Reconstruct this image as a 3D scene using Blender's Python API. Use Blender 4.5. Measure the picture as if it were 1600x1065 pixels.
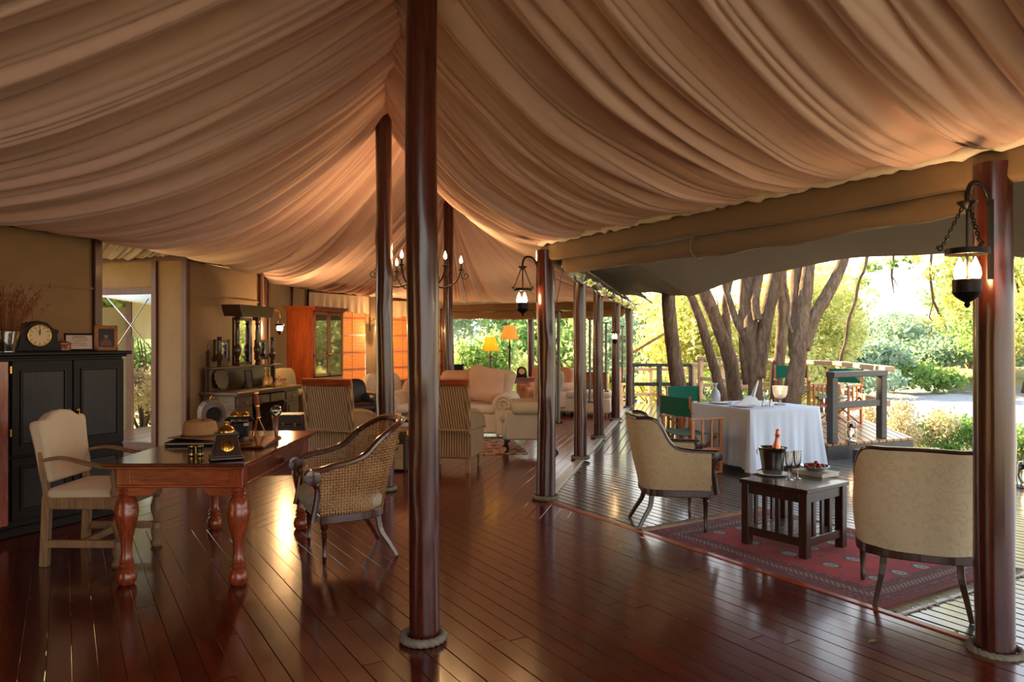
import bpy, bmesh, math, random
import numpy as np
from mathutils import Matrix, Vector, noise
for _o in list(bpy.data.objects): bpy.data.objects.remove(_o)
SC = bpy.context.scene
COL = SC.collection
PI = math.pi
# ---------------------------------------------------------------- camera, sky, sun, exposure
F = 1150.0                      # focal length in pixels of the 1600 wide frame
CAMZ = 1.5
cam_d = bpy.data.cameras.new('camera'); cam_d.lens = F/1600*36; cam_d.sensor_width = 36
cam_d.clip_start = .05; cam_d.clip_end = 500
cam = bpy.data.objects.new('camera', cam_d); COL.objects.link(cam)
cam.location = (0, 0, CAMZ); cam.rotation_euler = (PI/2, 0, 0)
SC.camera = cam
W = bpy.data.worlds.new('sky'); SC.world = W; W.use_nodes = True
wn = W.node_tree; bg = wn.nodes['Background']
tc = wn.nodes.new('ShaderNodeTexCoord'); sx = wn.nodes.new('ShaderNodeSeparateXYZ'); rp = wn.nodes.new('ShaderNodeValToRGB')
wn.links.new(tc.outputs['Generated'], sx.inputs[0]); wn.links.new(sx.outputs['Z'], rp.inputs[0])
rp.color_ramp.elements[0].position = 0.0; rp.color_ramp.elements[0].color = (1.0, .93, .80, 1)
rp.color_ramp.elements[1].position = .55; rp.color_ramp.elements[1].color = (.62, .78, 1.0, 1)
wn.links.new(rp.outputs[0], bg.inputs['Color']); bg.inputs['Strength'].default_value = 2.0
sun_d = bpy.data.lights.new('sun', 'SUN'); sun_d.energy = 22.0; sun_d.angle = .012; sun_d.color = (1.0, .76, .44)
sun = bpy.data.objects.new('sun', sun_d); COL.objects.link(sun)
SUNV = Vector((-.60, .76, .42)).normalized()      # towards the sun: low, beyond the far end, to the left
sun.rotation_euler = SUNV.to_track_quat('Z', 'Y').to_euler()
SC.view_settings.view_transform = 'Standard'; SC.view_settings.look = 'None'
SC.view_settings.exposure = 0.70; SC.view_settings.gamma = 1.0; SC.view_settings.use_curve_mapping = False
SC.cycles.max_bounces = 7; SC.cycles.diffuse_bounces = 4; SC.cycles.glossy_bounces = 4
SC.cycles.transparent_max_bounces = 12; SC.cycles.transmission_bounces = 6
SC.cycles.caustics_reflective = False; SC.cycles.caustics_refractive = False
SC.cycles.sample_clamp_indirect = 4.0
SC.cycles.use_denoising = True

def at(px, py, d):              # a point of the place from where it shows and how far away it stands
    return Vector(((px-800)/F*d, d, CAMZ+(532.5-py)/F*d))
def gnd(px, py, z=0.0):
    d = (CAMZ-z)*F/(py-532.5)
    return Vector(((px-800)/F*d, d, z))
# ---------------------------------------------------------------- mesh helpers
class MB:
    def __init__(s): s.v = []; s.f = []; s.M = Matrix()
    def add(s, vs, fs):
        b = len(s.v); M = s.M
        s.v += [tuple(M @ Vector(p)) for p in vs]; s.f += [tuple(b+i for i in f) for f in fs]; return s
    def box(s, c, d, R=None, ch=0.0):
        x, y, z = d[0]/2, d[1]/2, d[2]/2
        c = Vector(c)
        if ch > 0:
            ch = min(ch, x*.49, y*.49, z*.49); vs = []; fs = []
            for sx_ in (-1, 1):
                for sy in (-1, 1):
                    for sz in (-1, 1):
                        vs += [(sx_*x, sy*(y-ch), sz*(z-ch)), (sx_*(x-ch), sy*y, sz*(z-ch)), (sx_*(x-ch), sy*(y-ch), sz*z)]
            def I(a, b, e, k): return ((a > 0)*4+(b > 0)*2+(e > 0))*3+k
            for a in (-1, 1):
                fs += [[I(a, -1, -1, 0), I(a, 1, -1, 0), I(a, 1, 1, 0), I(a, -1, 1, 0)][::a],
                       [I(-1, a, -1, 1), I(-1, a, 1, 1), I(1, a, 1, 1), I(1, a, -1, 1)][::a],
                       [I(-1, -1, a, 2), I(1, -1, a, 2), I(1, 1, a, 2), I(-1, 1, a, 2)][::a]]
                for b in (-1, 1):
                    fs += [[I(a, b, -1, 0), I(a, b, 1, 0), I(a, b, 1, 1), I(a, b, -1, 1)][::-a*b],
                           [I(a, -1, b, 0), I(a, 1, b, 0), I(a, 1, b, 2), I(a, -1, b, 2)][::a*b],
                           [I(-1, a, b, 1), I(1, a, b, 1), I(1, a, b, 2), I(-1, a, b, 2)][::-a*b]]
                    for e in (-1, 1):
                        fs.append([I(a, b, e, 0), I(a, b, e, 1), I(a, b, e, 2)][::a*b*e])
        else:
            vs = [(i*x, j*y, k*z) for i in (-1, 1) for j in (-1, 1) for k in (-1, 1)]
            fs = [(0, 1, 3, 2), (4, 6, 7, 5), (0, 4, 5, 1), (2, 3, 7, 6), (0, 2, 6, 4), (1, 5, 7, 3)]
        vs = [Vector(p) for p in vs]
        if R is not None: vs = [R @ p for p in vs]
        return s.add([p+c for p in vs], fs)
    def bar(s, a, b, w, h, up=(0, 0, 1), ch=0.0):
        a = Vector(a); b = Vector(b); d = b-a; L = d.length; d.normalize()
        u = Vector(up)
        if abs(u.dot(d)) > .98: u = Vector((0, 1, 0))
        sd = u.cross(d).normalized(); u = d.cross(sd)
        R = Matrix((d, sd, u)).transposed()
        return s.box((a+b)/2, (L, w, h), R, ch)
    def tube(s, pts, r, n=10, cap=True, closed=False, flat=1.0, phase=0.0):
        pts = [Vector(p) for p in pts]; m = len(pts)
        rs = r if isinstance(r, (list, tuple)) else [r]*m
        vs = []; fs = []; up = None
        for i, p in enumerate(pts):
            t = (pts[(i+1) % m]-pts[i-1]) if closed else (pts[min(i+1, m-1)]-pts[max(i-1, 0)])
            if t.length < 1e-9: t = Vector((0, 0, 1))
            t.normalize()
            if up is None:
                up = Vector((0, 0, 1)) if abs(t.z) < .9 else Vector((1, 0, 0))
            up = (up-t*up.dot(t))
            if up.length < 1e-6: up = t.orthogonal()
            up.normalize(); sd = t.cross(up)
            for k in range(n):
                a = 2*PI*k/n+phase
                vs.append(p+sd*(math.cos(a)*rs[i])+up*(math.sin(a)*rs[i]*flat))
        for i in range(m if closed else m-1):
            j = (i+1) % m
            for k in range(n):
                l = (k+1) % n
                fs.append((i*n+k, i*n+l, j*n+l, j*n+k))
        if cap and not closed:
            fs.append(tuple(range(n))[::-1]); fs.append(tuple((m-1)*n+k for k in range(n)))
        return s.add(vs, fs)
    def lathe(s, prof, n=16, c=(0, 0, 0), M=None, cap=True):
        c = Vector(c); vs = []; fs = []
        for r, z in prof:
            for k in range(n):
                a = 2*PI*k/n; p = Vector((r*math.cos(a), r*math.sin(a), z))
                vs.append((M @ p if M is not None else p)+c)
        m = len(prof)
        for i in range(m-1):
            for k in range(n):
                l = (k+1) % n; fs.append((i*n+k, i*n+l, (i+1)*n+l, (i+1)*n+k))
        if cap:
            fs.append(tuple(range(n))[::-1]); fs.append(tuple((m-1)*n+k for k in range(n)))
        return s.add(vs, fs)
    def grid(s, P, closed_u=False, flip=False):   # P[i][j]
        m, n = len(P), len(P[0]); vs = [p for row in P for p in row]; fs = []
        for i in range(m if closed_u else m-1):
            for j in range(n-1):
                q = (i*n+j, ((i+1) % m)*n+j, ((i+1) % m)*n+j+1, i*n+j+1)
                fs.append(q[::-1] if flip else q)
        return s.add(vs, fs)
    def shell(s, P, N, t):       # closed sheet of thickness t from grid P and normals N
        m, n = len(P), len(P[0])
        a = [p for row in P for p in row]
        b = [Vector(P[i][j])+Vector(N[i][j])*t for i in range(m) for j in range(n)]
        fs = []; o = m*n
        for i in range(m-1):
            for j in range(n-1):
                fs.append((i*n+j, (i+1)*n+j, (i+1)*n+j+1, i*n+j+1)); fs.append((o+i*n+j, o+i*n+j+1, o+(i+1)*n+j+1, o+(i+1)*n+j))
        for i in range(m-1):
            fs.append((i*n, o+i*n, o+(i+1)*n, (i+1)*n)); q = n-1
            fs.append((i*n+q, (i+1)*n+q, o+(i+1)*n+q, o+i*n+q))
        for j in range(n-1):
            fs.append((j, j+1, o+j+1, o+j)); q = (m-1)*n
            fs.append((q+j, o+q+j, o+q+j+1, q+j+1))
        return s.add(a+b, fs)
    def prism(s, poly, z0, z1, M=None):
        n = len(poly)
        vs = [Vector((p[0], p[1], z0)) for p in poly]+[Vector((p[0], p[1], z1)) for p in poly]
        if M is not None: vs = [M @ p for p in vs]
        fs = [tuple(range(n))[::-1], tuple(range(n, 2*n))]+[(i, (i+1) % n, n+(i+1) % n, n+i) for i in range(n)]
        return s.add(vs, fs)
    def puff(s, c, d, R=None, e=.35, n=14, m=10):   # soft cushion: a superellipsoid
        c = Vector(c); vs = []; fs = []
        def sg(x, p): return math.copysign(abs(x)**p, x)
        for i in range(m+1):
            ph = -PI/2+PI*i/m
            for k in range(n):
                th = 2*PI*k/n
                p = Vector((d[0]/2*sg(math.cos(ph), e)*sg(math.cos(th), e), d[1]/2*sg(math.cos(ph), e)*sg(math.sin(th), e), d[2]/2*sg(math.sin(ph), .75)))
                vs.append((R @ p if R is not None else p)+c)
        for i in range(m):
            for k in range(n):
                l = (k+1) % n; fs.append((i*n+k, i*n+l, (i+1)*n+l, (i+1)*n+k))
        return s.add(vs, fs)
    def obj(s, name, m, parent=None, smooth=0, bevel=0, sub=0, kind=None, label=None):
        me = bpy.data.meshes.new(name); me.from_pydata(s.v, [], s.f); me.update()
        return mobj(name, me, m, parent, smooth, bevel, sub, kind, label)
def mobj(name, me, m, parent=None, smooth=0, bevel=0, sub=0, kind=None, label=None):
    o = bpy.data.objects.new(name, me); COL.objects.link(o)
    if m is not None and not me.materials: me.materials.append(m)
    if smooth:
        me.polygons.foreach_set('use_smooth', [True]*len(me.polygons))
        if smooth != 2:
            try: me.set_sharp_from_angle(angle=math.radians(42))
            except Exception: pass
    if bevel:
        b = o.modifiers.new('bevel', 'BEVEL'); b.width = bevel; b.segments = 2; b.limit_method = 'ANGLE'; b.angle_limit = .7
    if sub:
        b = o.modifiers.new('sub', 'SUBSURF'); b.levels = sub; b.render_levels = sub
    if parent is not None: o.parent = parent
    if kind: o['kind'] = kind
    if label: o['label'] = label
    return o
def tag(o, label=None, cat=None, group=None, kind=None):
    if label: o['label'] = label
    if cat: o['category'] = cat
    if group: o['group'] = group
    if kind: o['kind'] = kind
    return o
def thing(name, label, cat, loc=(0, 0, 0), rz=0.0, group=None):
    o = bpy.data.objects.new(name, None); COL.objects.link(o); o.empty_display_size = .1
    o.location = loc; o.rotation_euler = (0, 0, rz)
    return tag(o, label, cat, group)
def dup(root, loc, rz, label, group=None):
    def cp(o, par):
        c = o.copy(); COL.objects.link(c); c.parent = par
        for ch in list(o.children): cp(ch, c)
        return c
    r = cp(root, None); r.location = loc; r.rotation_euler = (0, 0, rz); r['label'] = label
    if group: r['group'] = group
    return r
def face_to(dx, dy):            # rotation that turns local -Y (the front of a thing) to (dx, dy)
    return math.atan2(dx, -dy)
# ---------------------------------------------------------------- materials
_mats = {}
def L3(c): return (c[0], c[1], c[2], 1.0)
def srgb(r, g, b):
    def f(x):
        x /= 255.0
        return x/12.92 if x <= .04045 else ((x+.055)/1.055)**2.4
    return (f(r), f(g), f(b))
class NT:
    def __init__(s, name):
        s.m = bpy.data.materials.new(name); s.m.use_nodes = True; s.t = s.m.node_tree
        s.b = s.t.nodes['Principled BSDF']; s.o = s.t.nodes['Material Output']
    def n(s, typ, **kw):
        k = s.t.nodes.new('ShaderNode'+typ)
        for a, v in kw.items(): setattr(k, a, v)
        return k
    def l(s, a, b): s.t.links.new(a, b)
    def coord(s, scale=(1, 1, 1), what='Object', rot=(0, 0, 0)):
        c = s.n('TexCoord'); mp = s.n('Mapping'); mp.inputs['Scale'].default_value = scale; mp.inputs['Rotation'].default_value = rot
        s.l(c.outputs[what], mp.inputs['Vector']); return mp.outputs[0]
    def noise(s, vec, scale, detail=4, rough=.55, dist=0.0):
        k = s.n('TexNoise'); k.inputs['Scale'].default_value = scale; k.inputs['Detail'].default_value = detail
        k.inputs['Roughness'].default_value = rough; k.inputs['Distortion'].default_value = dist
        s.l(vec, k.inputs['Vector']); return k.outputs['Fac']
    def ramp(s, fac, stops, interp='LINEAR'):
        k = s.n('ValToRGB'); cr = k.color_ramp; cr.interpolation = interp
        while len(cr.elements) < len(stops): cr.elements.new(.5)
        for e, (p, c) in zip(cr.elements, stops): e.position = p; e.color = L3(c) if len(c) == 3 else c
        s.l(fac, k.inputs[0]); return k.outputs[0]
    def mixc(s, fac, a, b, mode='MIX'):
        k = s.n('Mix', data_type='RGBA', blend_type=mode)
        for sock, v in ((0, fac), (6, a), (7, b)):
            if isinstance(v, (int, float)): k.inputs[sock].default_value = v
            elif isinstance(v, tuple): k.inputs[sock].default_value = L3(v)
            else: s.l(v, k.inputs[sock])
        return k.outputs[2]
    def math(s, op, a, b=None, c=None):
        k = s.n('Math', operation=op)
        for i, v in enumerate((a, b, c)):
            if v is None: continue
            if isinstance(v, (int, float)): k.inputs[i].default_value = v
            else: s.l(v, k.inputs[i])
        return k.outputs[0]
    def bump(s, h, strength=.3, dist=.01, prev=None):
        k = s.n('Bump'); k.inputs['Strength'].default_value = strength; k.inputs['Distance'].default_value = dist
        s.l(h, k.inputs['Height'])
        if prev is not None: s.l(prev, k.inputs['Normal'])
        s.l(k.outputs[0], s.b.inputs['Normal']); return k.outputs[0]
    def set(s, **kw):
        for k, v in kw.items():
            q = s.b.inputs[{'color': 'Base Color', 'rough': 'Roughness', 'metal': 'Metallic', 'coat': 'Coat Weight', 'coatr': 'Coat Roughness',
                            'spec': 'Specular IOR Level', 'trans': 'Transmission Weight', 'ior': 'IOR', 'alpha': 'Alpha', 'sheen': 'Sheen Weight',
                            'emit': 'Emission Color', 'emits': 'Emission Strength', 'sub': 'Subsurface Weight'}[k]]
            if isinstance(v, tuple): q.default_value = L3(v)
            elif isinstance(v, (int, float)): q.default_value = v
            else: s.l(v, q)
        return s
def M(name, build):
    if name not in _mats:
        nt = NT(name); build(nt); _mats[name] = nt.m
    return _mats[name]
def plain(name, col, rough=.5, metal=0.0, var=.15, scale=8.0, bump=.0, **kw):
    def b(nt):
        v = nt.coord(); f = nt.noise(v, scale, 4)
        c = nt.ramp(f, [(.3, tuple(x*(1-var) for x in col)), (.7, tuple(min(1, x*(1+var)) for x in col))])
        nt.set(color=c, rough=rough, metal=metal, **kw)
        if bump: nt.bump(nt.noise(v, scale*6, 3), bump, .004)
    return M(name, b)
def wood(name, dark, light, axis='x', rough=.3, coat=.3, scale=1.0, bump=.12, worn=None, rand=0.0, spec=.5):
    """grain runs along the local axis"""
    def b(nt):
        sc = {'x': (1.2, 14, 14), 'y': (14, 1.2, 14), 'z': (14, 14, 1.2)}[axis]
        v = nt.coord(tuple(q*scale for q in sc))
        f = nt.noise(v, 1.6, 6, .62, .5)
        f2 = nt.noise(v, 7.0, 3, .6, .2)
        c = nt.ramp(f, [(.28, dark), (.5, tuple((a+b_)/2 for a, b_ in zip(dark, light))), (.74, light)])
        c = nt.mixc(.35, c, nt.ramp(f2, [(.35, tuple(x*.55 for x in dark)), (.65, light)]))
        if rand:
            oi = nt.n('ObjectInfo'); hs = nt.n('HueSaturation')
            nt.l(nt.math('MULTIPLY_ADD', oi.outputs['Random'], rand, 1-rand/2), hs.inputs['Value']); nt.l(c, hs.inputs['Color']); c = hs.outputs[0]
        r = rough
        if worn:
            w = nt.noise(nt.coord((1, 1, 1)), 3.2, 6, .66, .6)
            k = nt.ramp(w, [(.48, (0, 0, 0)), (.66, (1, 1, 1))])
            c = nt.mixc(nt.math('MULTIPLY', k, .28), c, worn)
            r = nt.math('MULTIPLY_ADD', nt.noise(nt.coord((1, 1, 1)), 5.0, 5), .18, rough-.06)
        nt.set(color=c, rough=r, coat=coat, coatr=.12, spec=spec)
        if bump: nt.bump(f, bump, .004)
    return M(name, b)
def emis(name, col, strength, base=None):
    def b(nt): nt.set(color=base or col, emit=col, emits=strength, rough=.4)
    return M(name, b)
def glass(name, tint=(1, 1, 1), alpha=.18, rough=.03):
    def b(nt):      # thin clear glass: sees through with a glossy reflection
        tr = nt.n('BsdfTransparent'); tr.inputs[0].default_value = L3(tint)
        gl = nt.n('BsdfGlossy'); gl.inputs['Roughness'].default_value = rough
        fr = nt.n('Fresnel'); fr.inputs[0].default_value = 1.45
        mx = nt.n('MixShader'); nt.l(nt.math('ADD', fr.outputs[0], alpha), mx.inputs[0])
        nt.l(tr.outputs[0], mx.inputs[1]); nt.l(gl.outputs[0], mx.inputs[2]); nt.l(mx.outputs[0], nt.o.inputs[0])
    return M(name, b)
def cloth(name, col, rough=.9, weave=260.0, bump=.25, var=.08, sheen=.2, trans=0.0):
    def b(nt):
        v = nt.coord(); f = nt.noise(v, 3.0, 5)
        c = nt.ramp(f, [(.3, tuple(x*(1-var) for x in col)), (.7, tuple(min(1, x*(1+var)) for x in col))])
        nt.set(color=c, rough=rough, sheen=sheen, spec=.2)
        nt.bump(nt.noise(v, weave, 2), bump, .002)
        if trans:
            tr = nt.n('BsdfTranslucent'); nt.l(c, tr.inputs[0]); mx = nt.n('MixShader'); mx.inputs[0].default_value = trans
            nt.l(nt.b.outputs[0], mx.inputs[1]); nt.l(tr.outputs[0], mx.inputs[2]); nt.l(mx.outputs[0], nt.o.inputs[0])
    return M(name, b)
def damask(name, a, c2, scale=19.0):
    def b(nt):
        v = nt.coord(); w = nt.n('TexVoronoi', feature='SMOOTH_F1'); w.inputs['Scale'].default_value = scale; w.inputs['Randomness'].default_value = .35
        d = nt.n('VectorMath', operation='MULTIPLY_ADD')
        k = nt.n('TexNoise'); k.inputs['Scale'].default_value = 7; nt.l(v, k.inputs['Vector'])
        d.inputs[1].default_value = (.07, .07, .07); nt.l(k.outputs['Color'], d.inputs[0]); nt.l(v, d.inputs[2]); nt.l(d.outputs[0], w.inputs['Vector'])
        r = nt.math('SINE', nt.math('MULTIPLY', w.outputs['Distance'], 22.0))
        m = nt.ramp(r, [(.35, (0, 0, 0)), (.65, (1, 1, 1))])
        st = nt.noise(v, 2.2, 5)
        c = nt.mixc(nt.math('MULTIPLY', m, .30), a, c2); c = nt.mixc(nt.ramp(st, [(.45, (0, 0, 0)), (.75, (.5, .5, .5))]), c, tuple(x*.62 for x in a))
        nt.set(color=c, rough=.85, sheen=.2, spec=.2); nt.bump(m, .25, .002, None)
    return M(name, b)
# ---------------------------------------------------------------- palette
m_floor = wood('floorboard wood', srgb(42, 10, 5), srgb(118, 34, 14), 'x', rough=.21, coat=.45, bump=.05, worn=srgb(76, 38, 26), rand=.35)
m_deck = wood('deck wood', srgb(66, 61, 58), srgb(116, 108, 100), 'x', rough=.22, coat=.5, bump=.10, rand=.22)
m_deckg = wood('sunlit deck wood', srgb(120, 82, 50), srgb(178, 130, 84), 'x', rough=.34, coat=.2, bump=.08, rand=.2)  # gold of the low sun on the raised deck, put into the wood colour
m_under = plain('dark underside', srgb(20, 14, 11), .9)
m_pole = wood('pole wood', srgb(40, 14, 9), srgb(92, 36, 21), 'z', rough=.26, coat=.45, bump=.25, scale=.7)
m_rope = plain('rope', srgb(128, 120, 104), .95, bump=.5, scale=30)
m_batten = wood('batten wood', srgb(52, 24, 16), srgb(96, 50, 34), 'z', rough=.45, coat=.1)
m_wallc = cloth('wall canvas', srgb(134, 110, 80), weave=160, bump=.15)
m_liner = cloth('tent liner', srgb(224, 192, 184), weave=300, bump=.1, var=.04)
m_valance = cloth('khaki canvas', srgb(132, 108, 82), weave=200, bump=.2)
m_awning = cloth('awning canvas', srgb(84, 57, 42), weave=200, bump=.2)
m_mahog = wood('mahogany', srgb(92, 32, 16), srgb(178, 84, 46), 'x', rough=.25, coat=.45)
m_mahogz = wood('mahogany leg', srgb(92, 32, 16), srgb(178, 84, 46), 'z', rough=.25, coat=.45)
m_black = wood('ebonised wood', srgb(14, 10, 9), srgb(30, 21, 18), 'z', rough=.5, coat=0.0, spec=.25)
m_walnut = wood('walnut', srgb(34, 20, 15), srgb(76, 46, 34), 'z', rough=.32, coat=.3)
m_oak = wood('worn oak', srgb(112, 84, 60), srgb(172, 136, 100), 'z', rough=.5, coat=.05)
m_greyw = wood('greyed dresser wood', srgb(56, 41, 32), srgb(110, 84, 64), 'y', rough=.42, coat=.15)
m_redw = wood('burr red wood', srgb(80, 30, 12), srgb(158, 76, 34), 'z', rough=.3, coat=.35, scale=.5)
m_iron = plain('black iron', srgb(34, 28, 25), .45, .7, bump=.15)
m_brass = plain('brass', srgb(196, 150, 66), .24, 1.0)
m_silver = plain('silver metal', srgb(190, 188, 184), .16, 1.0, var=.05)
m_rail = wood('charcoal painted timber', srgb(44, 42, 42), srgb(70, 66, 64), 'x', rough=.5, coat=.1)
m_raill = wood('sunlit timber', srgb(176, 140, 100), srgb(220, 186, 146), 'x', rough=.5, coat=.1)  # pale tone has the sunlight on the far rails painted in
m_teak = wood('teak', srgb(150, 78, 40), srgb(204, 122, 70), 'z', rough=.42, coat=.1)
m_green = cloth('green canvas', srgb(12, 92, 72), weave=220, bump=.2)
m_linen = cloth('cream linen', srgb(214, 196, 168), weave=240)
m_white = cloth('white tablecloth', srgb(206, 214, 228), weave=300, bump=.08, var=.02)
m_tan = cloth('taupe linen', srgb(176, 164, 142), weave=240)
m_peach = cloth('peach linen', srgb(206, 162, 130), weave=240)
m_dam = damask('cream damask', srgb(198, 178, 142), srgb(168, 146, 110))
m_dam2 = damask('grey cream damask', srgb(206, 190, 160), srgb(176, 158, 128), 17.0)
# ---------------------------------------------------------------- clipping boards out of convex areas
def clip(poly, n, c):           # keep n.p <= c
    out = []
    for i in range(len(poly)):
        a, b = poly[i], poly[(i+1) % len(poly)]
        da, db = n[0]*a[0]+n[1]*a[1]-c, n[0]*b[0]+n[1]*b[1]-c
        if da <= 0: out.append(a)
        if da*db < 0:
            t = da/(da-db); out.append((a[0]+t*(b[0]-a[0]), a[1]+t*(b[1]-a[1])))
    return out
rnd = random.Random(5)
def boards(name, parent, polys, d, pitch, gap, z, th, mat, seg=None, origin=(0, 0)):
    """boards along direction d, each an object whose local x runs along the board"""
    d = Vector(d).normalized(); n = Vector((-d.y, d.x)); ang = math.atan2(d.y, d.x)
    R = Matrix.Rotation(-ang, 2)
    for poly in polys:
        ss = [n.x*(p[0]-origin[0])+n.y*(p[1]-origin[1]) for p in poly]
        for k in range(math.floor(min(ss)/pitch), math.ceil(max(ss)/pitch)):
            c0 = n.x*origin[0]+n.y*origin[1]
            q = clip(clip(poly, (-n.x, -n.y), -(c0+k*pitch+gap/2)), (n.x, n.y), c0+(k+1)*pitch-gap/2)
            if len(q) < 3: continue
            tt = [d.x*p[0]+d.y*p[1] for p in q]; lo, hi = min(tt), max(tt)
            cuts = [lo]
            if seg:
                x = lo+rnd.uniform(.3, 1)*seg
                while x < hi-.6: cuts.append(x); x += rnd.uniform(.7, 1.2)*seg
            cuts.append(hi)
            for a, b in zip(cuts, cuts[1:]):
                s = clip(clip(q, (-d.x, -d.y), -(a+gap*.15)), (d.x, d.y), b-gap*.15)
                if len(s) < 3: continue
                cx = sum(p[0] for p in s)/len(s); cy = sum(p[1] for p in s)/len(s)
                loc = [tuple(R @ Vector((p[0]-cx, p[1]-cy))) for p in s]
                if max(p[0] for p in loc)-min(p[0] for p in loc) < .05: continue
                # chamfered prism
                cen = Vector((sum(p[0] for p in loc)/len(loc), 0))
                W_ = max(p[1] for p in loc)-min(p[1] for p in loc)
                ins = [(p[0]-math.copysign(min(.003, abs(p[0])*.2), p[0]), p[1]*(1-.004/max(W_, .02))) for p in loc]
                mb = MB(); m = len(loc)
                dz = rnd.uniform(-.0012, .0012)
                vs = [(p[0], p[1], -th) for p in loc]+[(p[0], p[1], -.0016+dz) for p in loc]+[(p[0], p[1], dz) for p in ins]
                fs = [tuple(range(2*m, 3*m)), tuple(range(m))[::-1]]
                for i in range(m):
                    j = (i+1) % m; fs += [(i, j, m+j, m+i), (m+i, m+j, 2*m+j, 2*m+i)]
                mb.add(vs, fs); o = mb.obj(name, mat, parent)
                o.location = (cx, cy, z); o.rotation_euler = (0, 0, ang)
dE = Vector((.52, -.854)); nE = Vector((.854, .52)); dF = Vector((.2333, .9724)); nF = Vector((.9724, -.2333))
C0 = Vector((.30, 6.97))
def slab(name, poly, z0, z1, m, kind='structure'):
    o = MB().prism(poly, z0, z1).obj(name, m); o['kind'] = kind; return o
E0 = (.72, 6.28); J0 = (.14, 6.203)
near_floor = [E0, (-6.9, 5.27), (-7.4, 1.0), (3.93, 1.0)]
far_floor = [J0, (3.02, 18.2), (-2.1, 20.7), (-5.2, 18.2), (-6.9, 10.8), (-6.9, 5.27)]
floor = slab('floor', [(5.9, -2.25), (.3, 6.97), (3.02, 18.25), (-2.1, 20.8), (-5.3, 18.3), (-7.0, 10.8), (-7.9, -2.25)][::-1], -.12, -.026, m_under)
boards('floorboard', floor, [near_floor], dE, .104, .0014, 0.0, .022, m_floor, seg=4.2, origin=(.3, 6.97))
boards('floorboard', floor, [far_floor, [E0, (.3, 6.97), J0]], dF, .112, .0014, -.001, .022, m_floor, origin=(.3, 6.97))
near_deck = [(.32, 7.0), (5.98, -2.3), (9.2, .2), (5.63, 8.1), (5.02, 9.45), (.99, 9.95)]
far_deck = [(.99, 9.95), (5.02, 9.45), (5.1, 12.6), (5.4, 17.9), (2.95, 17.9)]
deck = slab('floor', [(.32, 7.0), (5.98, -2.3), (9.2, .2), (5.63, 8.1), (5.02, 9.45), (5.4, 18), (2.95, 18)], -.3, -.075, m_under)
boards('deck_board', deck, [near_deck], dE, .090, .012, -.018, .03, m_deck, seg=None, origin=(.32, 7.0))
boards('deck_board', deck, [far_deck], dF, .105, .011, -.018, .03, m_deck, origin=(.32, 7.0))
raised = [(4.02, 9.35), (5.45, 10.0), (5.95, 12.5), (5.35, 14.6), (4.4, 13.0)]
rdeck = slab('floor', raised, -.3, .155, m_rail)
boards('deck_board', rdeck, [[(p[0], p[1]) for p in raised]], dF, .11, .012, .19, .03, m_deckg, origin=(4, 9))
# edge trims
m_edge = wood('red edge strip', srgb(128, 44, 20), srgb(178, 78, 40), 'x', rough=.35, coat=.2)
m_sill = wood('pale sill', srgb(150, 140, 128), srgb(196, 186, 172), 'x', rough=.35, coat=.2)
def strip(name, a, b, w, h, z, m):
    o = MB(); L = (Vector(b)-Vector(a)).length; o.box((L/2, 0, 0), (L, w, h), ch=.006); r = o.obj(name, m); r['kind'] = 'structure'
    r.location = (a[0], a[1], z); r.rotation_euler = (0, 0, math.atan2(b[1]-a[1], b[0]-a[0])); return r
strip('trim_1', (.30, 6.97), (5.9, -2.23), .055, .04, -.012, m_edge)
strip('trim_2', (.30, 6.97), (2.98, 18.15), .10, .04, -.010, m_sill)
strip('trim_3', (1.98, 3.98), (4.6, 5.57), .035, .010, -.012, m_sill)   # pale cover board across the deck
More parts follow.
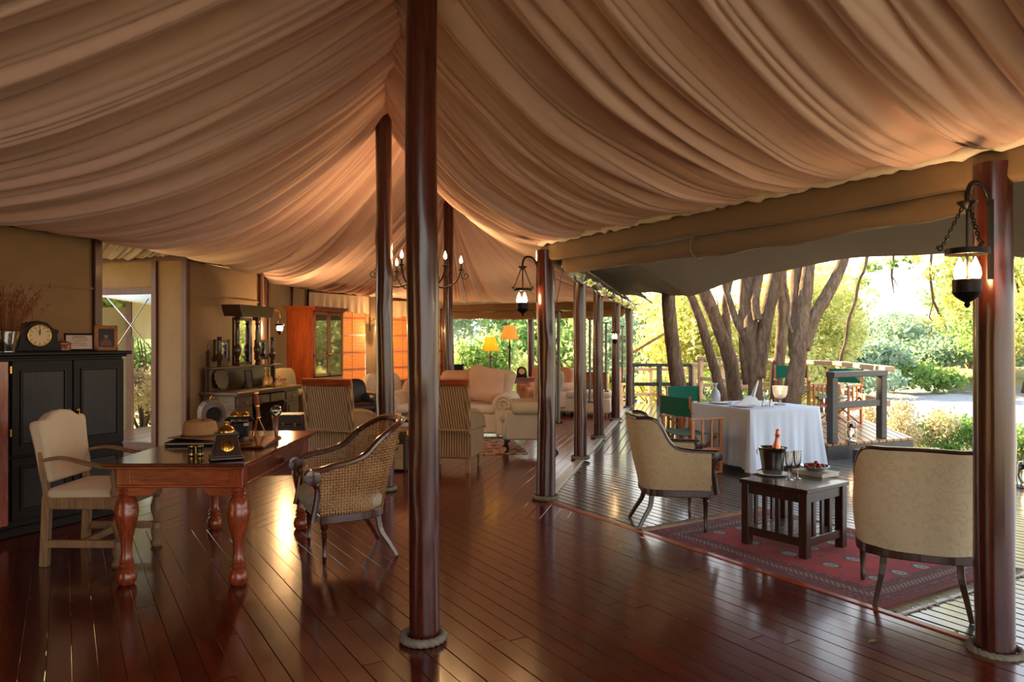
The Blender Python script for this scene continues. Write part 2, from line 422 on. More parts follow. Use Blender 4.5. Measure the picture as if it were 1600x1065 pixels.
# ---------------------------------------------------------------- tent liner with hanging pleats
def interp(keys, t):
    ks = [k[0] for k in keys]
    return np.stack([np.interp(t, ks, [k[1][i] for k in keys]) for i in range(len(keys[0][1]))], -1)
def pleated(name, pairs, sags, nU, nV, seed, fold, amp, mat, parent=None, endamp=(.55, .8)):
    rs = np.random.RandomState(seed)
    L = [0.0]
    for (r0, e0), (r1, e1) in zip(pairs, pairs[1:]):
        L.append(L[-1]+.5*((Vector(r1)-Vector(r0)).length+(Vector(e1)-Vector(e0)).length))
    tot = L[-1]; t = np.linspace(0, tot, nU)
    Rr = interp([(l, p[0]) for l, p in zip(L, pairs)], t); Ee = interp([(l, p[1]) for l, p in zip(L, pairs)], t)
    sg = np.interp(t, L, sags)
    v = np.linspace(0, 1, nV)
    P = Rr[:, None]*(1-v)[None, :, None]+Ee[:, None]*v[None, :, None]
    P[:, :, 2] -= sg[:, None]*(4*v*(1-v))[None]
    du = np.gradient(P, axis=0); dv = np.gradient(P, axis=1); N = np.cross(du, dv); N /= np.linalg.norm(N, axis=2, keepdims=True)+1e-9
    N *= -np.sign(N[:, :, 2:3]+1e-9)                       # downwards
    def folds(width, jit, wander, sd):
        r2 = np.random.RandomState(sd); b = [-1.0]
        while b[-1] < tot+1: b.append(b[-1]+width*np.exp(r2.normal(0, jit)))
        b = np.array(b); ph = r2.uniform(0, 6.28, 6)
        q = t[:, None]+wander*(np.sin(2.1*v+ph[0]+t[:, None]*.9)+.5*np.sin(5.3*v+ph[1]+t[:, None]*2.3)+.25*np.sin(11*v+ph[2]+t[:, None]*5.))[...]
        i = np.clip(np.searchsorted(b, q, side='right')-1, 0, len(b)-2)
        w = b[i+1]-b[i]; s = (q-b[i])/w
        k = np.exp(r2.normal(0, .45, len(b)))[i]; s = np.clip(s, 0, 1)**k
        a = r2.uniform(.35, 1.25, len(b))[i]
        ln = r2.uniform(0, 1, len(b))[i]; at0 = r2.uniform(-.1, .6, len(b))[i]     # some folds die out half way
        env = np.where(ln < .55, 1.0, 1/(1+np.exp((at0-np.broadcast_to(v, w.shape))*12)))
        return a*env*np.minimum(w, .3)*(1-np.abs(2*s-1)**2.0)
    env = np.interp(v, [0, .12, .45, .8, .95, 1], [endamp[0], .8, 1, .75, .38, .12])
    D = amp*(folds(fold, .6, .045, seed+1)+.9*folds(fold*.40, .5, .03, seed+2)+.8*folds(fold*2.6, .4, .06, seed+4))
    D = D+amp*.7*folds(fold*.18, .4, .02, seed+3)*np.interp(v, [0, .3, .7, 1], [.8, .3, .3, 1.0])[None]
    P = P+N*(D*env[None])[:, :, None]
    me = bpy.data.meshes.new(name)
    idx = np.arange(nU*nV).reshape(nU, nV)
    q = np.stack([idx[:-1, :-1], idx[1:, :-1], idx[1:, 1:], idx[:-1, 1:]], -1).reshape(-1, 4)
    mesh_np(me, P.reshape(-1, 3), q)
    o = mobj(name, me, mat, parent, smooth=2)
    if parent is None: o['kind'] = 'structure'
    return o
def mesh_np(me, co, quads):
    k = quads.shape[1]
    me.vertices.add(len(co)); me.vertices.foreach_set('co', np.ascontiguousarray(co, dtype=np.float32).ravel())
    me.loops.add(quads.size); me.loops.foreach_set('vertex_index', quads.ravel().astype(np.int32))
    me.polygons.add(len(quads)); me.polygons.foreach_set('loop_start', (np.arange(len(quads))*k).astype(np.int32))
    me.polygons.foreach_set('loop_total', np.full(len(quads), k, dtype=np.int32)); me.update(calc_edges=True)
P1 = (-.446, 3.69, 3.9); P2 = (-1.28, 7.4, 3.87); P3 = (-1.09, 12.6, 4.08)
CP = (.32, 7.0, 2.46); LE1 = (-4.16, 7.36, 2.55)
WA = (-4.5, 10.15, 2.7); WB = (-4.22, 12.3, 2.7); WC = (-4.82, 14.5, 2.7); WD = (-4.7, 17.0, 2.7); WE = (-3.3, 19.5, 2.66); WF = (-2.0, 20.5, 2.6); WG = (2.95, 18.3, 2.5)
def eave(s): return (.32+.507*s, 7.0-.862*s, 2.455)
pleated('ceiling', [((.83, -2.2, 3.9), (-7.7, -2.2, 2.55)), ((.2, .8, 3.88), (-6.6, .8, 2.55)), (P1, (-5.5, 3.7, 2.55)), ((-.85, 5.4, 3.84), (-4.98, 5.15, 2.55)), (P2, LE1),
    ((-1.275, 7.6, 3.87), (-4.30, 8.7, 2.66)), ((-1.27, 7.9, 3.87), WA), ((-1.25, 8.7, 3.85), WB), ((-1.2, 9.7, 3.9), WC), ((-1.15, 11., 3.97), WD), (P3, WE)],
    [.4, .4, .4, .42, .42, .42, .42, .4, .4, .36, .3], 1900, 44, 11, .15, .40, m_liner)
pleated('ceiling', [(P2, CP), ((-.95, 5.8, 3.85), eave(1.2)), ((-.70, 4.8, 3.86), eave(2.1)), ((-.446, 3.69, 3.9), eave(2.8)), ((-.1, 2.2, 3.88), eave(3.6)), ((.4, 0, 3.88), eave(5.8)), ((.83, -2.2, 3.9), eave(9.0))],
    [.27, .28, .29, .30, .30, .30, .30], 1600, 46, 23, .15, .38, m_liner)
pleated('ceiling', [(P2, CP), ((-1.2, 9.5, 3.9), (1.2, 10.6, 2.45)), (P3, WG)], [.27, .3, .35], 600, 28, 31, .15, .3, m_liner)
pleated('ceiling', [(P3, WE), ((-1.085, 12.62, 4.08), WF), ((-1.08, 12.62, 4.08), (.4, 19.6, 2.55)), ((-1.07, 12.6, 4.08), WG)], [.3, .36, .36, .35], 600, 32, 37, .16, .32, m_liner)
# shaded liner over the side passage, the unlit alcove's shade put into its colour
pleated('ceiling', [((-4.25, 7.3, 2.95), (-6.6, 10.75, 2.7)), ((-4.35, 9.2, 2.85), (-5.5, 10.6, 2.68)), ((-4.5, 10.15, 2.75), (-4.55, 10.25, 2.7))], [.08, .06, 0], 200, 16, 41, .07, .22, cloth('shaded liner', srgb(150, 140, 132), weave=300, bump=.1))
# outer roof canvas above the liner, reaching past the eaves
def outer(name, pairs, over, lift=.30, dz=.10):
    P = []
    for r, e in pairs:
        r = Vector(r); e = Vector(e); h = Vector((e.x-r.x, e.y-r.y, 0)).normalized()*over
        a = r+Vector((0, 0, lift)); b = e+h+Vector((0, 0, dz)); P.append([a.lerp(b, k/8) for k in range(9)])
    o = MB().shell(P, [[Vector((0, 0, 1))]*9]*len(P), .01).obj(name, m_awning, smooth=1); o['kind'] = 'structure'
outer('ceiling', [((.83, -2.2, 3.9), (-7.7, -2.2, 2.55)), (P1, (-5.5, 3.7, 2.55)), (P2, (-4.4, 7.3, 2.62)), ((-1.27, 7.9, 3.87), (-6.4, 10.3, 2.75)), ((-1.25, 8.7, 3.85), (-5.6, 12.3, 2.7)), ((-1.2, 9.7, 3.9), WC), ((-1.15, 11., 3.97), WD), (P3, WE)], .5)
outer('ceiling', [((.83, -2.2, 3.9), eave(9.0)), (P1, eave(2.8)), (P2, CP), (P3, WG), ((-1.08, 12.62, 4.08), (.4, 19.6, 2.55)), ((-1.085, 12.63, 4.08), WF), ((-1.09, 12.61, 4.08), WE)], .02, .30, .16)
# unseen canvas end wall behind the camera, cut to the cabinet side to darken it
P = [[Vector((x, -2.25, z)) for z in np.linspace(0, 2.5+1.5*max(0, 1-abs(x-.8)/6.5), 8)] for x in np.linspace(-7.8, -1.0, 30)]
MB().shell(P, [[Vector((0, -1, 0))]*8]*30, .02).obj('wall_front', m_wallc, smooth=1)['kind'] = 'structure'
# ---------------------------------------------------------------- eaves on the right: gathered hem, khaki wrapped beam, rolled side canvas
def rough_tube(pts, r, n, amp, freq, seed, name, mat, kind=None, parent=None, flat=1.0):
    rn = random.Random(seed); out = []; rs = []
    pts = [Vector(p) for p in pts]; P = []
    for a, b in zip(pts, pts[1:]):
        k = max(2, int((b-a).length*freq))
        P += [a.lerp(b, i/k) for i in range(k)]
    P.append(pts[-1])
    for i, p in enumerate(P):
        out.append(p+Vector((rn.uniform(-1, 1), rn.uniform(-1, 1), rn.uniform(-1, 1)))*amp); rs.append(r*rn.uniform(.7, 1.35))
    o = MB().tube(out, rs, n, flat=flat).obj(name, mat, parent, smooth=2)
    if kind: o['kind'] = kind
    return o
ev = [Vector(eave(s)) for s in (-.02, 3.99, 9.0)]
inn = Vector((-.862, -.507, 0))
hem = rough_tube([p+inn*.055+Vector((0, 0, -.022)) for p in ev], .030, 9, .009, 20, 3, 'ceiling', m_liner, 'structure')
hem.data.materials.clear(); hem.data.materials.append(cloth('pale hem', srgb(244, 236, 226), weave=200))
def beam(name, a, b, w, h, m, kind='structure', r=.03):
    a = Vector(a); b = Vector(b); L = (b-a).length; mb = MB(); pr = []
    for k in range(16):
        th = 2*PI*k/16; c, s = math.cos(th), math.sin(th)
        pr.append((math.copysign(abs(c)**.45, c)*w/2, math.copysign(abs(s)**.45, s)*h/2))
    n = max(3, int(L/.35)); rn = random.Random(int(L*100)); P = []
    for i in range(n+1):
        x = L*i/n; dz = -.018*math.sin(PI*((x/1.9) % 1))+rn.uniform(-.004, .004)
        P.append([(x, p[0]+rn.uniform(-.004, .004), p[1]+dz) for p in pr+[pr[0]]])
    mb.grid(P); o = mb.obj(name, m, smooth=2); o['kind'] = kind
    o.location = a; o.rotation_euler = (0, 0, math.atan2(b.y-a.y, b.x-a.x)); return o
eo = Vector((.862, .507, 0))
beam('trim_4', Vector(eave(-.06))+eo*.03+Vector((0, 0, -.10)), Vector(eave(3.86))+eo*.03+Vector((0, 0, -.10)), .10, .175, m_valance)
beam('trim_5', Vector(eave(3.86))+eo*.03+Vector((0, 0, -.10)), Vector(eave(9.0))+eo*.03+Vector((0, 0, -.10)), .10, .175, m_valance)
def roll(name, a, b, r, label, seed, z_sag=.03, m=None):
    a = Vector(a); b = Vector(b); L = (b-a).length; rn = random.Random(seed); P = []
    n = int(L/.06)
    for i in range(n+1):
        x = L*i/n; row = []
        endr = min(1, math.sqrt(min(x, L-x)/.05+.02)) if min(x, L-x) < .05 else 1
        rr = r*endr*(1+.10*math.sin(x*3+seed)+.05*math.sin(x*7.7))
        dz = -z_sag*math.sin(PI*x/L)
        for k in range(19):
            th = 2*PI*k/18; q = rr*(1+.07*math.sin(3*th+x*9+seed)+.05*math.sin(th*5-x*14))
            row.append((x, q*math.cos(th)*.9, q*math.sin(th)+dz))
        P.append(row)
    t = thing(name, label, 'canvas', a, math.atan2(b.y-a.y, b.x-a.x))
    MB().grid(P).obj('rolled_canvas', m or m_valance, t, smooth=2)
    for x in ([L*.47] if L > 2 else [L*.5]):
        mb = MB(); mb.tube([(x, r*1.12*math.cos(k*PI/8), r*1.12*math.sin(k*PI/8)-z_sag) for k in range(16)], .006, 6, closed=True)
        mb.obj('tie_cord', m_rope, t, smooth=1)
    return t
dz = Vector((0, 0, -.235))
roll('rolled_side_canvas', Vector(eave(.18))+eo*.10+dz, Vector(eave(3.84))+eo*.10+dz, .075, 'long khaki side canvas rolled up under the eave beside the corner pole', 1)
roll('rolled_side_canvas', Vector(eave(4.16))+eo*.10+dz, Vector(eave(8.4))+eo*.10+dz, .08, 'khaki rolled side canvas at the right edge beyond the lantern pole', 2)
# far side eave
RP = [(.32, 7.0), (.872, 9.375), (1.34, 11.42), (1.98, 14.0), (2.62, 16.5)]
beam('trim_6', (.36, 7.05, 2.34), (2.95, 18.2, 2.36), .10, .17, m_valance)
beam('trim_7', (2.95, 18.25, 2.40), (-2.0, 20.45, 2.45), .10, .22, m_valance)
roll('rolled_side_canvas', Vector((2.8, 18.2, 2.2)), Vector((-1.9, 20.3, 2.22)), .10, 'khaki canvas rolled up above the far opening behind the lamps', 5)
# ---------------------------------------------------------------- fly sheet over the deck
def flysheet(name, inner, outer, label, seed=2, parent=None):
    P = []; nu, nv = 60, 14
    for i in range(nu+1):
        u = i/nu
        a = Vector([float(q) for q in interp([(k/(len(inner)-1), inner[k]) for k in range(len(inner))], np.array([u]))[0]])
        # smooth outer edge: Catmull-Rom
        x = u*(len(outer)-1); k = min(int(x), len(outer)-2); f = x-k
        p = [Vector(outer[max(0, min(len(outer)-1, k+j))]) for j in (-1, 0, 1, 2)]
        b = .5*((2*p[1])+(-p[0]+p[2])*f+(2*p[0]-5*p[1]+4*p[2]-p[3])*f*f+(-p[0]+3*p[1]-3*p[2]+p[3])*f**3)
        row = []
        for j in range(nv+1):
            v = j/nv; q = a.lerp(b, v); q.z += .10*math.sin(PI*v)+.012*math.sin(u*31+v*3)*v
            row.append(q)
        P.append(row)
    N = [[Vector((0, 0, 1))]*len(P[0]) for _ in P]
    o = MB().shell(P, N, .006).obj(name, m_awning, parent, smooth=1)
    if parent is None: tag(o, label, 'awning')
    return o
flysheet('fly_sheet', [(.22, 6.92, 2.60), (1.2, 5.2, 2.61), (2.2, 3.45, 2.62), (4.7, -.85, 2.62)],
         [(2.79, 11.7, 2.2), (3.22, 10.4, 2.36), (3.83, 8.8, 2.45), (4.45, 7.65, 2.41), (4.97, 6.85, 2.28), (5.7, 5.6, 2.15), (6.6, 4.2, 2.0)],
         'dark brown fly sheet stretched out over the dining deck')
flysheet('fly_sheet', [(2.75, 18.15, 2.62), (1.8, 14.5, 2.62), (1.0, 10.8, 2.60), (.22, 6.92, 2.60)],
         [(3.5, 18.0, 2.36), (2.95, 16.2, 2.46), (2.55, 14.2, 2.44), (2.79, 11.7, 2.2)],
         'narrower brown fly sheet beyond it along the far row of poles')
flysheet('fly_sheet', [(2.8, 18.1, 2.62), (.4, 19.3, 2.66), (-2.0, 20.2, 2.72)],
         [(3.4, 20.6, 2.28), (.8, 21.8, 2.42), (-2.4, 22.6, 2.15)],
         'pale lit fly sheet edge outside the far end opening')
# rolled clear blinds hanging outside the far row of poles
m_clear = M('clear plastic', lambda nt: nt.set(color=srgb(120, 124, 118), rough=.14, spec=.8, coat=.6))
for i in range(4):
    a = Vector((*RP[i], 2.24)); b = Vector((*RP[i+1], 2.24)); off = Vector((nF.x, nF.y, 0))*.17
    u = (b-a).normalized()
    nm = ['nearest clear plastic blind rolled up beside the corner pole', 'second clear plastic blind rolled up along the far poles', 'third clear plastic blind rolled up along the far poles', 'farthest clear plastic blind rolled up along the far poles'][i]
    roll('rolled_clear_blind', a+off+u*.12, b+off-u*.12, .075, nm, 11+i, .02, m_clear)['category'] = 'blind'
# ---------------------------------------------------------------- poles
def pole(x, y, z0, z1, r, label, seed, rope=True, knots=()):
    t = thing('tent_pole', label, 'pole', (x, y, z0))
    rn = random.Random(seed); ph = [rn.uniform(0, 6.3) for _ in range(8)]
    n = 26; m = max(12, int((z1-z0)/.07)); P = []
    kn = list(knots)+[(rn.uniform(0, 6.3), rn.uniform(.3, z1-z0-.3), rn.uniform(.05, .16)) for _ in range(4)]
    for i in range(m+1):
        z = (z1-z0)*i/m; row = []
        cx = r*.10*math.sin(z*1.1+ph[0])+r*.05*math.sin(z*3+ph[1]); cy = r*.10*math.sin(z*1.3+ph[2])
        for k in range(n+1):
            th = 2*PI*(k % n)/n
            q = r*(1.04-.03*z/(z1-z0)+.035*math.sin(z*2.3+ph[3])+.025*math.sin(2*th+z*1.2+ph[4])+.012*math.sin(5*th+z*2+ph[5]))
            for (kt, kz, ka) in kn:
                dth = (th-kt+PI) % (2*PI)-PI
                g = math.exp(-(dth/.5)**2-((z-kz)/.09)**2); q += r*ka*g
                g2 = math.exp(-(dth/.13)**2-((z-kz)/.035)**2); q -= r*ka*.9*g2
            row.append((cx+q*math.cos(th), cy+q*math.sin(th), z))
        P.append(row)
    mb = MB().grid(P); mb.add([p for p in P[-1]], [tuple(range(n))]); mb.obj('pole', m_pole, t, smooth=2)
    if rope:
        P = []; nu = 150; nv = 12; R_ = r*1.04+.020; r0 = .021
        for i in range(nu):
            u = 2*PI*i/nu; row = []
            for k in range(nv+1):
                v = 2*PI*k/nv; q = r0*(.78+.30*abs(math.cos(1.5*v+11*u)))
                row.append(((R_+q*math.cos(v))*math.cos(u), (R_+q*math.cos(v))*math.sin(u), .022+q*math.sin(v)))
            P.append(row)
        MB().grid(P, closed_u=True).obj('rope_ring', m_rope, t, smooth=2)
    return t
pole(-.446, 3.69, 0, 3.95, .076, 'thick polished centre pole in the foreground with a rope ring at its foot', 3, knots=[(-1.7, 1.32, .2), (-1.4, .55, .15)])
pole(-1.28, 7.4, 0, 3.83, .082, 'dark centre pole left of the foreground pole, standing behind the desk', 8, knots=[(-.4, 2.2, .25), (3.2, 2.55, .2)])
pole(-1.085, 12.6, 0, 4.05, .084, 'reddish centre pole furthest back, behind the sofa', 13)
pole(.32, 7.0, 0, 2.36, .086, 'corner pole where the inner floor and deck edges meet', 21, knots=[(-1.0, 1.5, .2), (-1.9, .95, .25)])
pole(2.345, 3.57, -.02, 2.36, .084, 'right foreground pole at the deck edge carrying a lit lantern', 34, knots=[(.1, 1.02, .22), (-1.6, 1.75, .15)])
for i, (x, y) in enumerate(RP[1:]):
    pole(x, y, 0, 2.33, .078, ['first pole behind the corner pole along the far deck edge', 'second pole behind the corner pole along the far deck edge',
         'third pole behind the corner pole, with a small lit lantern', 'last reddish pole along the far deck edge by the rail'][i], 40+i)
for i, (x, y) in enumerate([(.50, 19.4), (-1.9, 20.35)]):
    pole(x, y, 0, 2.4, .085, ['slim pole in the far end opening behind the lampshade', 'pole at the left corner of the far end opening'][i], 60+i, rope=False)
# ---------------------------------------------------------------- canvas walls
wcount = [0]
def wall(name, a, b, z0, z1, m=None, top=.09, posts=(0, 1), mid=None):
    """canvas panel with wooden battens as children"""
    a = Vector((a[0], a[1], 0)); b = Vector((b[0], b[1], 0)); L = (b-a).length
    P = []; n = max(3, int(L/.12)); rn = random.Random(int(L*31))
    ph = [rn.uniform(0, 6) for _ in range(4)]
    for i in range(n+1):
        x = L*i/n
        P.append([(x, .006*math.sin(x*2.2+z*1.7+ph[0])+.004*math.sin(x*5+ph[1]-z*2.4), z0+(z1-z0)*k/14) for k, z in ((k, (z1-z0)*k/14) for k in range(15))])
    N = [[Vector((0, 1, 0))]*15 for _ in P]
    o = MB().shell(P, N, .02).obj(name, m or m_wallc, smooth=1); o['kind'] = 'structure'
    o.location = a; o.rotation_euler = (0, 0, math.atan2(b.y-a.y, b.x-a.x))
    if top: MB().box((L/2, -.01, z1-top/2), (L+.04, .06, top), ch=.005).obj('top_batten', m_batten, o)
    for u in posts:
        MB().box((L*u, -.01, (z0+z1)/2), (.085, .065, z1-z0), ch=.006).obj('post_batten', m_batten, o)
    if mid: MB().box((L/2, -.012, mid), (L, .012, .02)).obj('canvas_seam', m_wallc, o)
    return o
wall('wall_left', (-5.74, 3.0), (-5.02, 5.0), 0, 2.60, posts=(0,))
wall('wall_left', (-5.02, 5.0), (-4.16, 7.36), 0, 2.60, mid=2.02, posts=(1,))
wall('wall_left', (-6.6, .6), (-5.74, 3.0), 0, 2.60, posts=(0,))
# passage wall with the open doorway
dA = Vector((-6.6, 10.75)); dB = Vector((-4.5, 10.15)); dv = (dB-dA); dL = dv.length; du_ = dv/dL
def dpt(px):                    # where the passage wall shows at image column px
    k = (px-800)/F; s = (k*dA.y-dA.x)/(du_.x-k*du_.y); return dA+du_*s
d0, d1 = dpt(158), dpt(243)
wall('wall_back', d1, dB, 0, 2.7, posts=(0, .995))
wall('wall_back', d0-du_*.02, d1, 2.24, 2.7, posts=())
MB().bar((d0.x, d0.y, 2.2), (d1.x, d1.y, 2.2), .07, .085).obj('trim_8', m_batten)['kind'] = 'structure'
MB().bar((d0.x-.6, d0.y+.17, .04), (d1.x, d1.y, .04), .09, .085).obj('trim_9', m_batten)['kind'] = 'structure'
wall('wall_back', dA, d0-du_*.03, 0, 2.7, posts=())
wall('wall_left', WA, WB, 0, 2.7, posts=(0, 1), mid=2.14)
wall('wall_left', WB, WC, 0, 2.76, posts=(.55,), mid=2.14)
wall('wall_left', WC, WD, 0, 2.78, posts=(0, .55, 1))
wall('wall_left', WD, (WD[0]*.3+WE[0]*.7, WD[1]*.3+WE[1]*.7), 0, .5, posts=(), top=.06)
wall('wall_left', WD, (WD[0]*.3+WE[0]*.7, WD[1]*.3+WE[1]*.7), 2.45, 2.76, posts=())
wall('wall_left', (WD[0]*.3+WE[0]*.7, WD[1]*.3+WE[1]*.7), WE, 0, 2.76, posts=(1,))
wall('wall_back', WE, WF, 0, .5, posts=(), top=.06)
wall('wall_back', WE, WF, 2.40, 2.70, posts=())
# ---------------------------------------------------------------- the bush around the camp
def hgt(x, y):
    r = .854*x+.52*y
    z = np.interp(r, [-40, -12, -4, 9, 13, 22, 50, 57, 75, 130], [6, 1.2, -.5, -.75, -.9, -1.85, -1.9, -.4, .6, 4.5])
    return z+.12*np.sin(x*.7+1)*np.sin(y*.6)+.05*np.sin(x*2.1)*np.sin(y*1.9+2)
xs = np.linspace(-60, 110, 150); ys = np.linspace(-25, 170, 160)
XX, YY = np.meshgrid(xs, ys, indexing='ij'); ZZ = hgt(XX, YY)
me = bpy.data.meshes.new('ground'); idx = np.arange(XX.size).reshape(XX.shape)
mesh_np(me, np.stack([XX, YY, ZZ], -1).reshape(-1, 3), np.stack([idx[:-1, :-1], idx[1:, :-1], idx[1:, 1:], idx[:-1, 1:]], -1).reshape(-1, 4))
def ground_mat(nt):
    v = nt.coord(); f = nt.noise(v, .55, 6, .65); g = nt.noise(v, 6.0, 5, .7)
    sp = nt.n('SeparateXYZ'); nt.l(v, sp.inputs[0])
    c = nt.ramp(f, [(.3, srgb(142, 128, 84)), (.5, srgb(176, 156, 108)), (.7, srgb(126, 134, 74))])
    sand = nt.ramp(g, [(.3, srgb(122, 122, 126)), (.7, srgb(168, 166, 165))])
    k = nt.ramp(nt.math('ADD', sp.outputs['Z'], nt.math('MULTIPLY', f, .25)), [(.0, (1, 1, 1)), (.001, (0, 0, 0))])
    mr = nt.n('MapRange'); mr.inputs[1].default_value = -1.55; mr.inputs[2].default_value = -1.15; nt.l(sp.outputs['Z'], mr.inputs[0])
    c2 = nt.mixc(mr.outputs[0], sand, c)
    nt.set(color=c2, rough=.95); nt.bump(g, .6, .05)
tag(mobj('ground', me, M('bush ground', ground_mat), smooth=2), kind='structure')
def leaf_mat(name, cols, trans=.45, glow=0.0):
    def b(nt):
        oi = nt.n('ObjectInfo'); v = nt.coord(); f = nt.noise(v, 1.1, 4, .6); g = nt.noise(v, 9.0, 2)
        c = nt.ramp(nt.math('ADD', nt.math('MULTIPLY', f, .7), nt.math('MULTIPLY', g, .3)), [(.36, cols[0]), (.5, cols[1]), (.64, cols[2])])
        nt.set(color=c, rough=.55, spec=.25)
        tr = nt.n('BsdfTranslucent'); nt.l(c, tr.inputs[0]); mx = nt.n('MixShader'); mx.inputs[0].default_value = trans
        nt.l(nt.b.outputs[0], mx.inputs[1]); nt.l(tr.outputs[0], mx.inputs[2]); nt.l(mx.outputs[0], nt.o.inputs[0])
    return M(name, b)
lf_y = leaf_mat('yellow green leaves', [srgb(146, 156, 78), srgb(206, 206, 122), srgb(244, 236, 176)], .5)
lf_g = leaf_mat('fresh green leaves', [srgb(92, 128, 66), srgb(134, 166, 92), srgb(188, 204, 124)], .5)
lf_b = leaf_mat('grey green leaves', [srgb(112, 142, 120), srgb(150, 174, 146), srgb(190, 204, 168)], .4)
lf_d = leaf_mat('dry brush', [srgb(166, 148, 116), srgb(200, 186, 146), srgb(176, 184, 118)], .35)
def bark(nt):
    v = nt.coord((9, 9, 2.2)); f = nt.noise(v, 2.2, 6, .7, .6); g = nt.noise(nt.coord(), 1.3, 3)
    c = nt.ramp(f, [(.3, srgb(58, 46, 38)), (.5, srgb(112, 90, 72)), (.72, srgb(158, 136, 112))]); c = nt.mixc(nt.math('MULTIPLY', g, .5), c, srgb(126, 104, 84))
    nt.set(color=c, rough=.95, spec=.15); nt.bump(f, 1.0, .03)
m_bark = M('bark', bark)
m_barkd = plain('dark bark', srgb(84, 68, 56), .9, var=.3, scale=6, bump=.9)
def leaves(name, blobs, n, size, mat, parent, seed, aspect=.5, droop=.0):
    """rhombic leaves spread in ellipsoid blobs (centre, radii); nobody could count them"""
    rs = np.random.RandomState(seed)
    w = np.array([b[1][0]*b[1][1]*b[1][2] for b in blobs])**.7; w = w/w.sum()
    k = rs.choice(len(blobs), n, p=w)
    c = np.array([b[0] for b in blobs], dtype=float)[k]; r = np.array([b[1] for b in blobs], dtype=float)[k]
    d = rs.normal(size=(n, 3)); d /= np.linalg.norm(d, axis=1, keepdims=True)
    q = rs.uniform(.25, 1, (n, 1))**.5
    # clump leaves around twigs
    tw = rs.normal(size=(n//14+1, 3)); tw /= np.linalg.norm(tw, axis=1, keepdims=True)
    sel = rs.randint(0, len(tw), n); mixd = .75*tw[sel]+.35*d
    p = c+mixd*r*q+rs.normal(size=(n, 3))*size*.8
    a = rs.normal(size=(n, 3)); a[:, 2] -= droop; a /= np.linalg.norm(a, axis=1, keepdims=True)
    b = np.cross(a, rs.normal(size=(n, 3))); b /= np.linalg.norm(b, axis=1, keepdims=True)
    s = size*np.exp(rs.normal(0, .3, (n, 1)))
    co = np.stack([p-a*s, p+b*s*aspect, p+a*s, p-b*s*aspect], 1).reshape(-1, 3)
    me = bpy.data.meshes.new(name); mesh_np(me, co, np.arange(4*n).reshape(n, 4))
    return mobj(name, me, mat, parent, kind='stuff')
def branchy(mb, p, d, L, r, depth, rn, n=8):
    pts = [Vector(p)]; rs = [r]; dd = Vector(d).normalized()
    for i in range(5):
        dd = (dd+Vector((rn.uniform(-.2, .2), rn.uniform(-.2, .2), rn.uniform(-.05, .18)))).normalized()
        pts.append(pts[-1]+dd*L/5); rs.append(r*(1-.09*(i+1)))
    mb.tube(pts, rs, n, cap=True)
    tips = [pts[-1]]
    if depth > 0:
        for k in range(rn.choice((2, 3))):
            t = rn.randint(3, 5); nd = (dd+Vector((rn.uniform(-.8, .8), rn.uniform(-.8, .8), rn.uniform(-.1, .5)))).normalized()
            tips += branchy(mb, pts[t], nd, L*rn.uniform(.55, .8), rs[t]*.65, depth-1, rn, max(5, n-2))
    return tips
def tree(label, x, y, h, rad, mat, seed, nleaf=2600, size=.16, group=None, trunk=None):
    rn = random.Random(seed); z = float(hgt(x, y))
    t = thing('bush_tree', label, 'tree', (x, y, z), 0, group)
    mb = MB(); tips = branchy(mb, (0, 0, -.1), (rn.uniform(-.15, .15), rn.uniform(-.15, .15), 1), h*.5, h*.022+.03, 2, rn)
    mb.obj('trunk', trunk or m_barkd, t, smooth=2)
    bl = [((q.x*1.3, q.y*1.3, q.z+h*.1), (rad*rn.uniform(.35, .6), rad*rn.uniform(.35, .6), rad*rn.uniform(.25, .45))) for q in tips]
    bl += [((rn.uniform(-.6, .6)*rad, rn.uniform(-.6, .6)*rad, h*rn.uniform(.4, .9)), (rad*.5, rad*.5, rad*.4)) for _ in range(5)]
    leaves('foliage', bl, int(nleaf*2.1), size*.68, mat, t, seed)
    return t
def bush(label, x, y, h, rad, mat, seed, nleaf=1800, size=.11, name='bush', z=None):
    rn = random.Random(seed); z = float(hgt(x, y)) if z is None else z
    t = thing(name, label, 'shrub', (x, y, z))
    mb = MB()
    for k in range(7):
        a = rn.uniform(0, 6.3); q = rn.uniform(.2, .8)
        mb.tube([(0, 0, -.05), (math.cos(a)*rad*q*.4, math.sin(a)*rad*q*.4, h*.45), (math.cos(a)*rad*q, math.sin(a)*rad*q, h*rn.uniform(.7, 1.0))], [.03+h*.006, .018+h*.003, .006], 5)
    mb.obj('stems', m_barkd, t, smooth=2, kind='stuff')
    bl = [((rn.uniform(-.65, .65)*rad, rn.uniform(-.65, .65)*rad, h*rn.uniform(.25, .8)), (rad*rn.uniform(.35, .55), rad*rn.uniform(.35, .55), h*rn.uniform(.2, .32))) for _ in range(8)]
    leaves('foliage', bl, int(nleaf*2.1), size*.68, mat, t, seed)
    return t
def px_at(px, d): return ((px-800)/F*d, d)
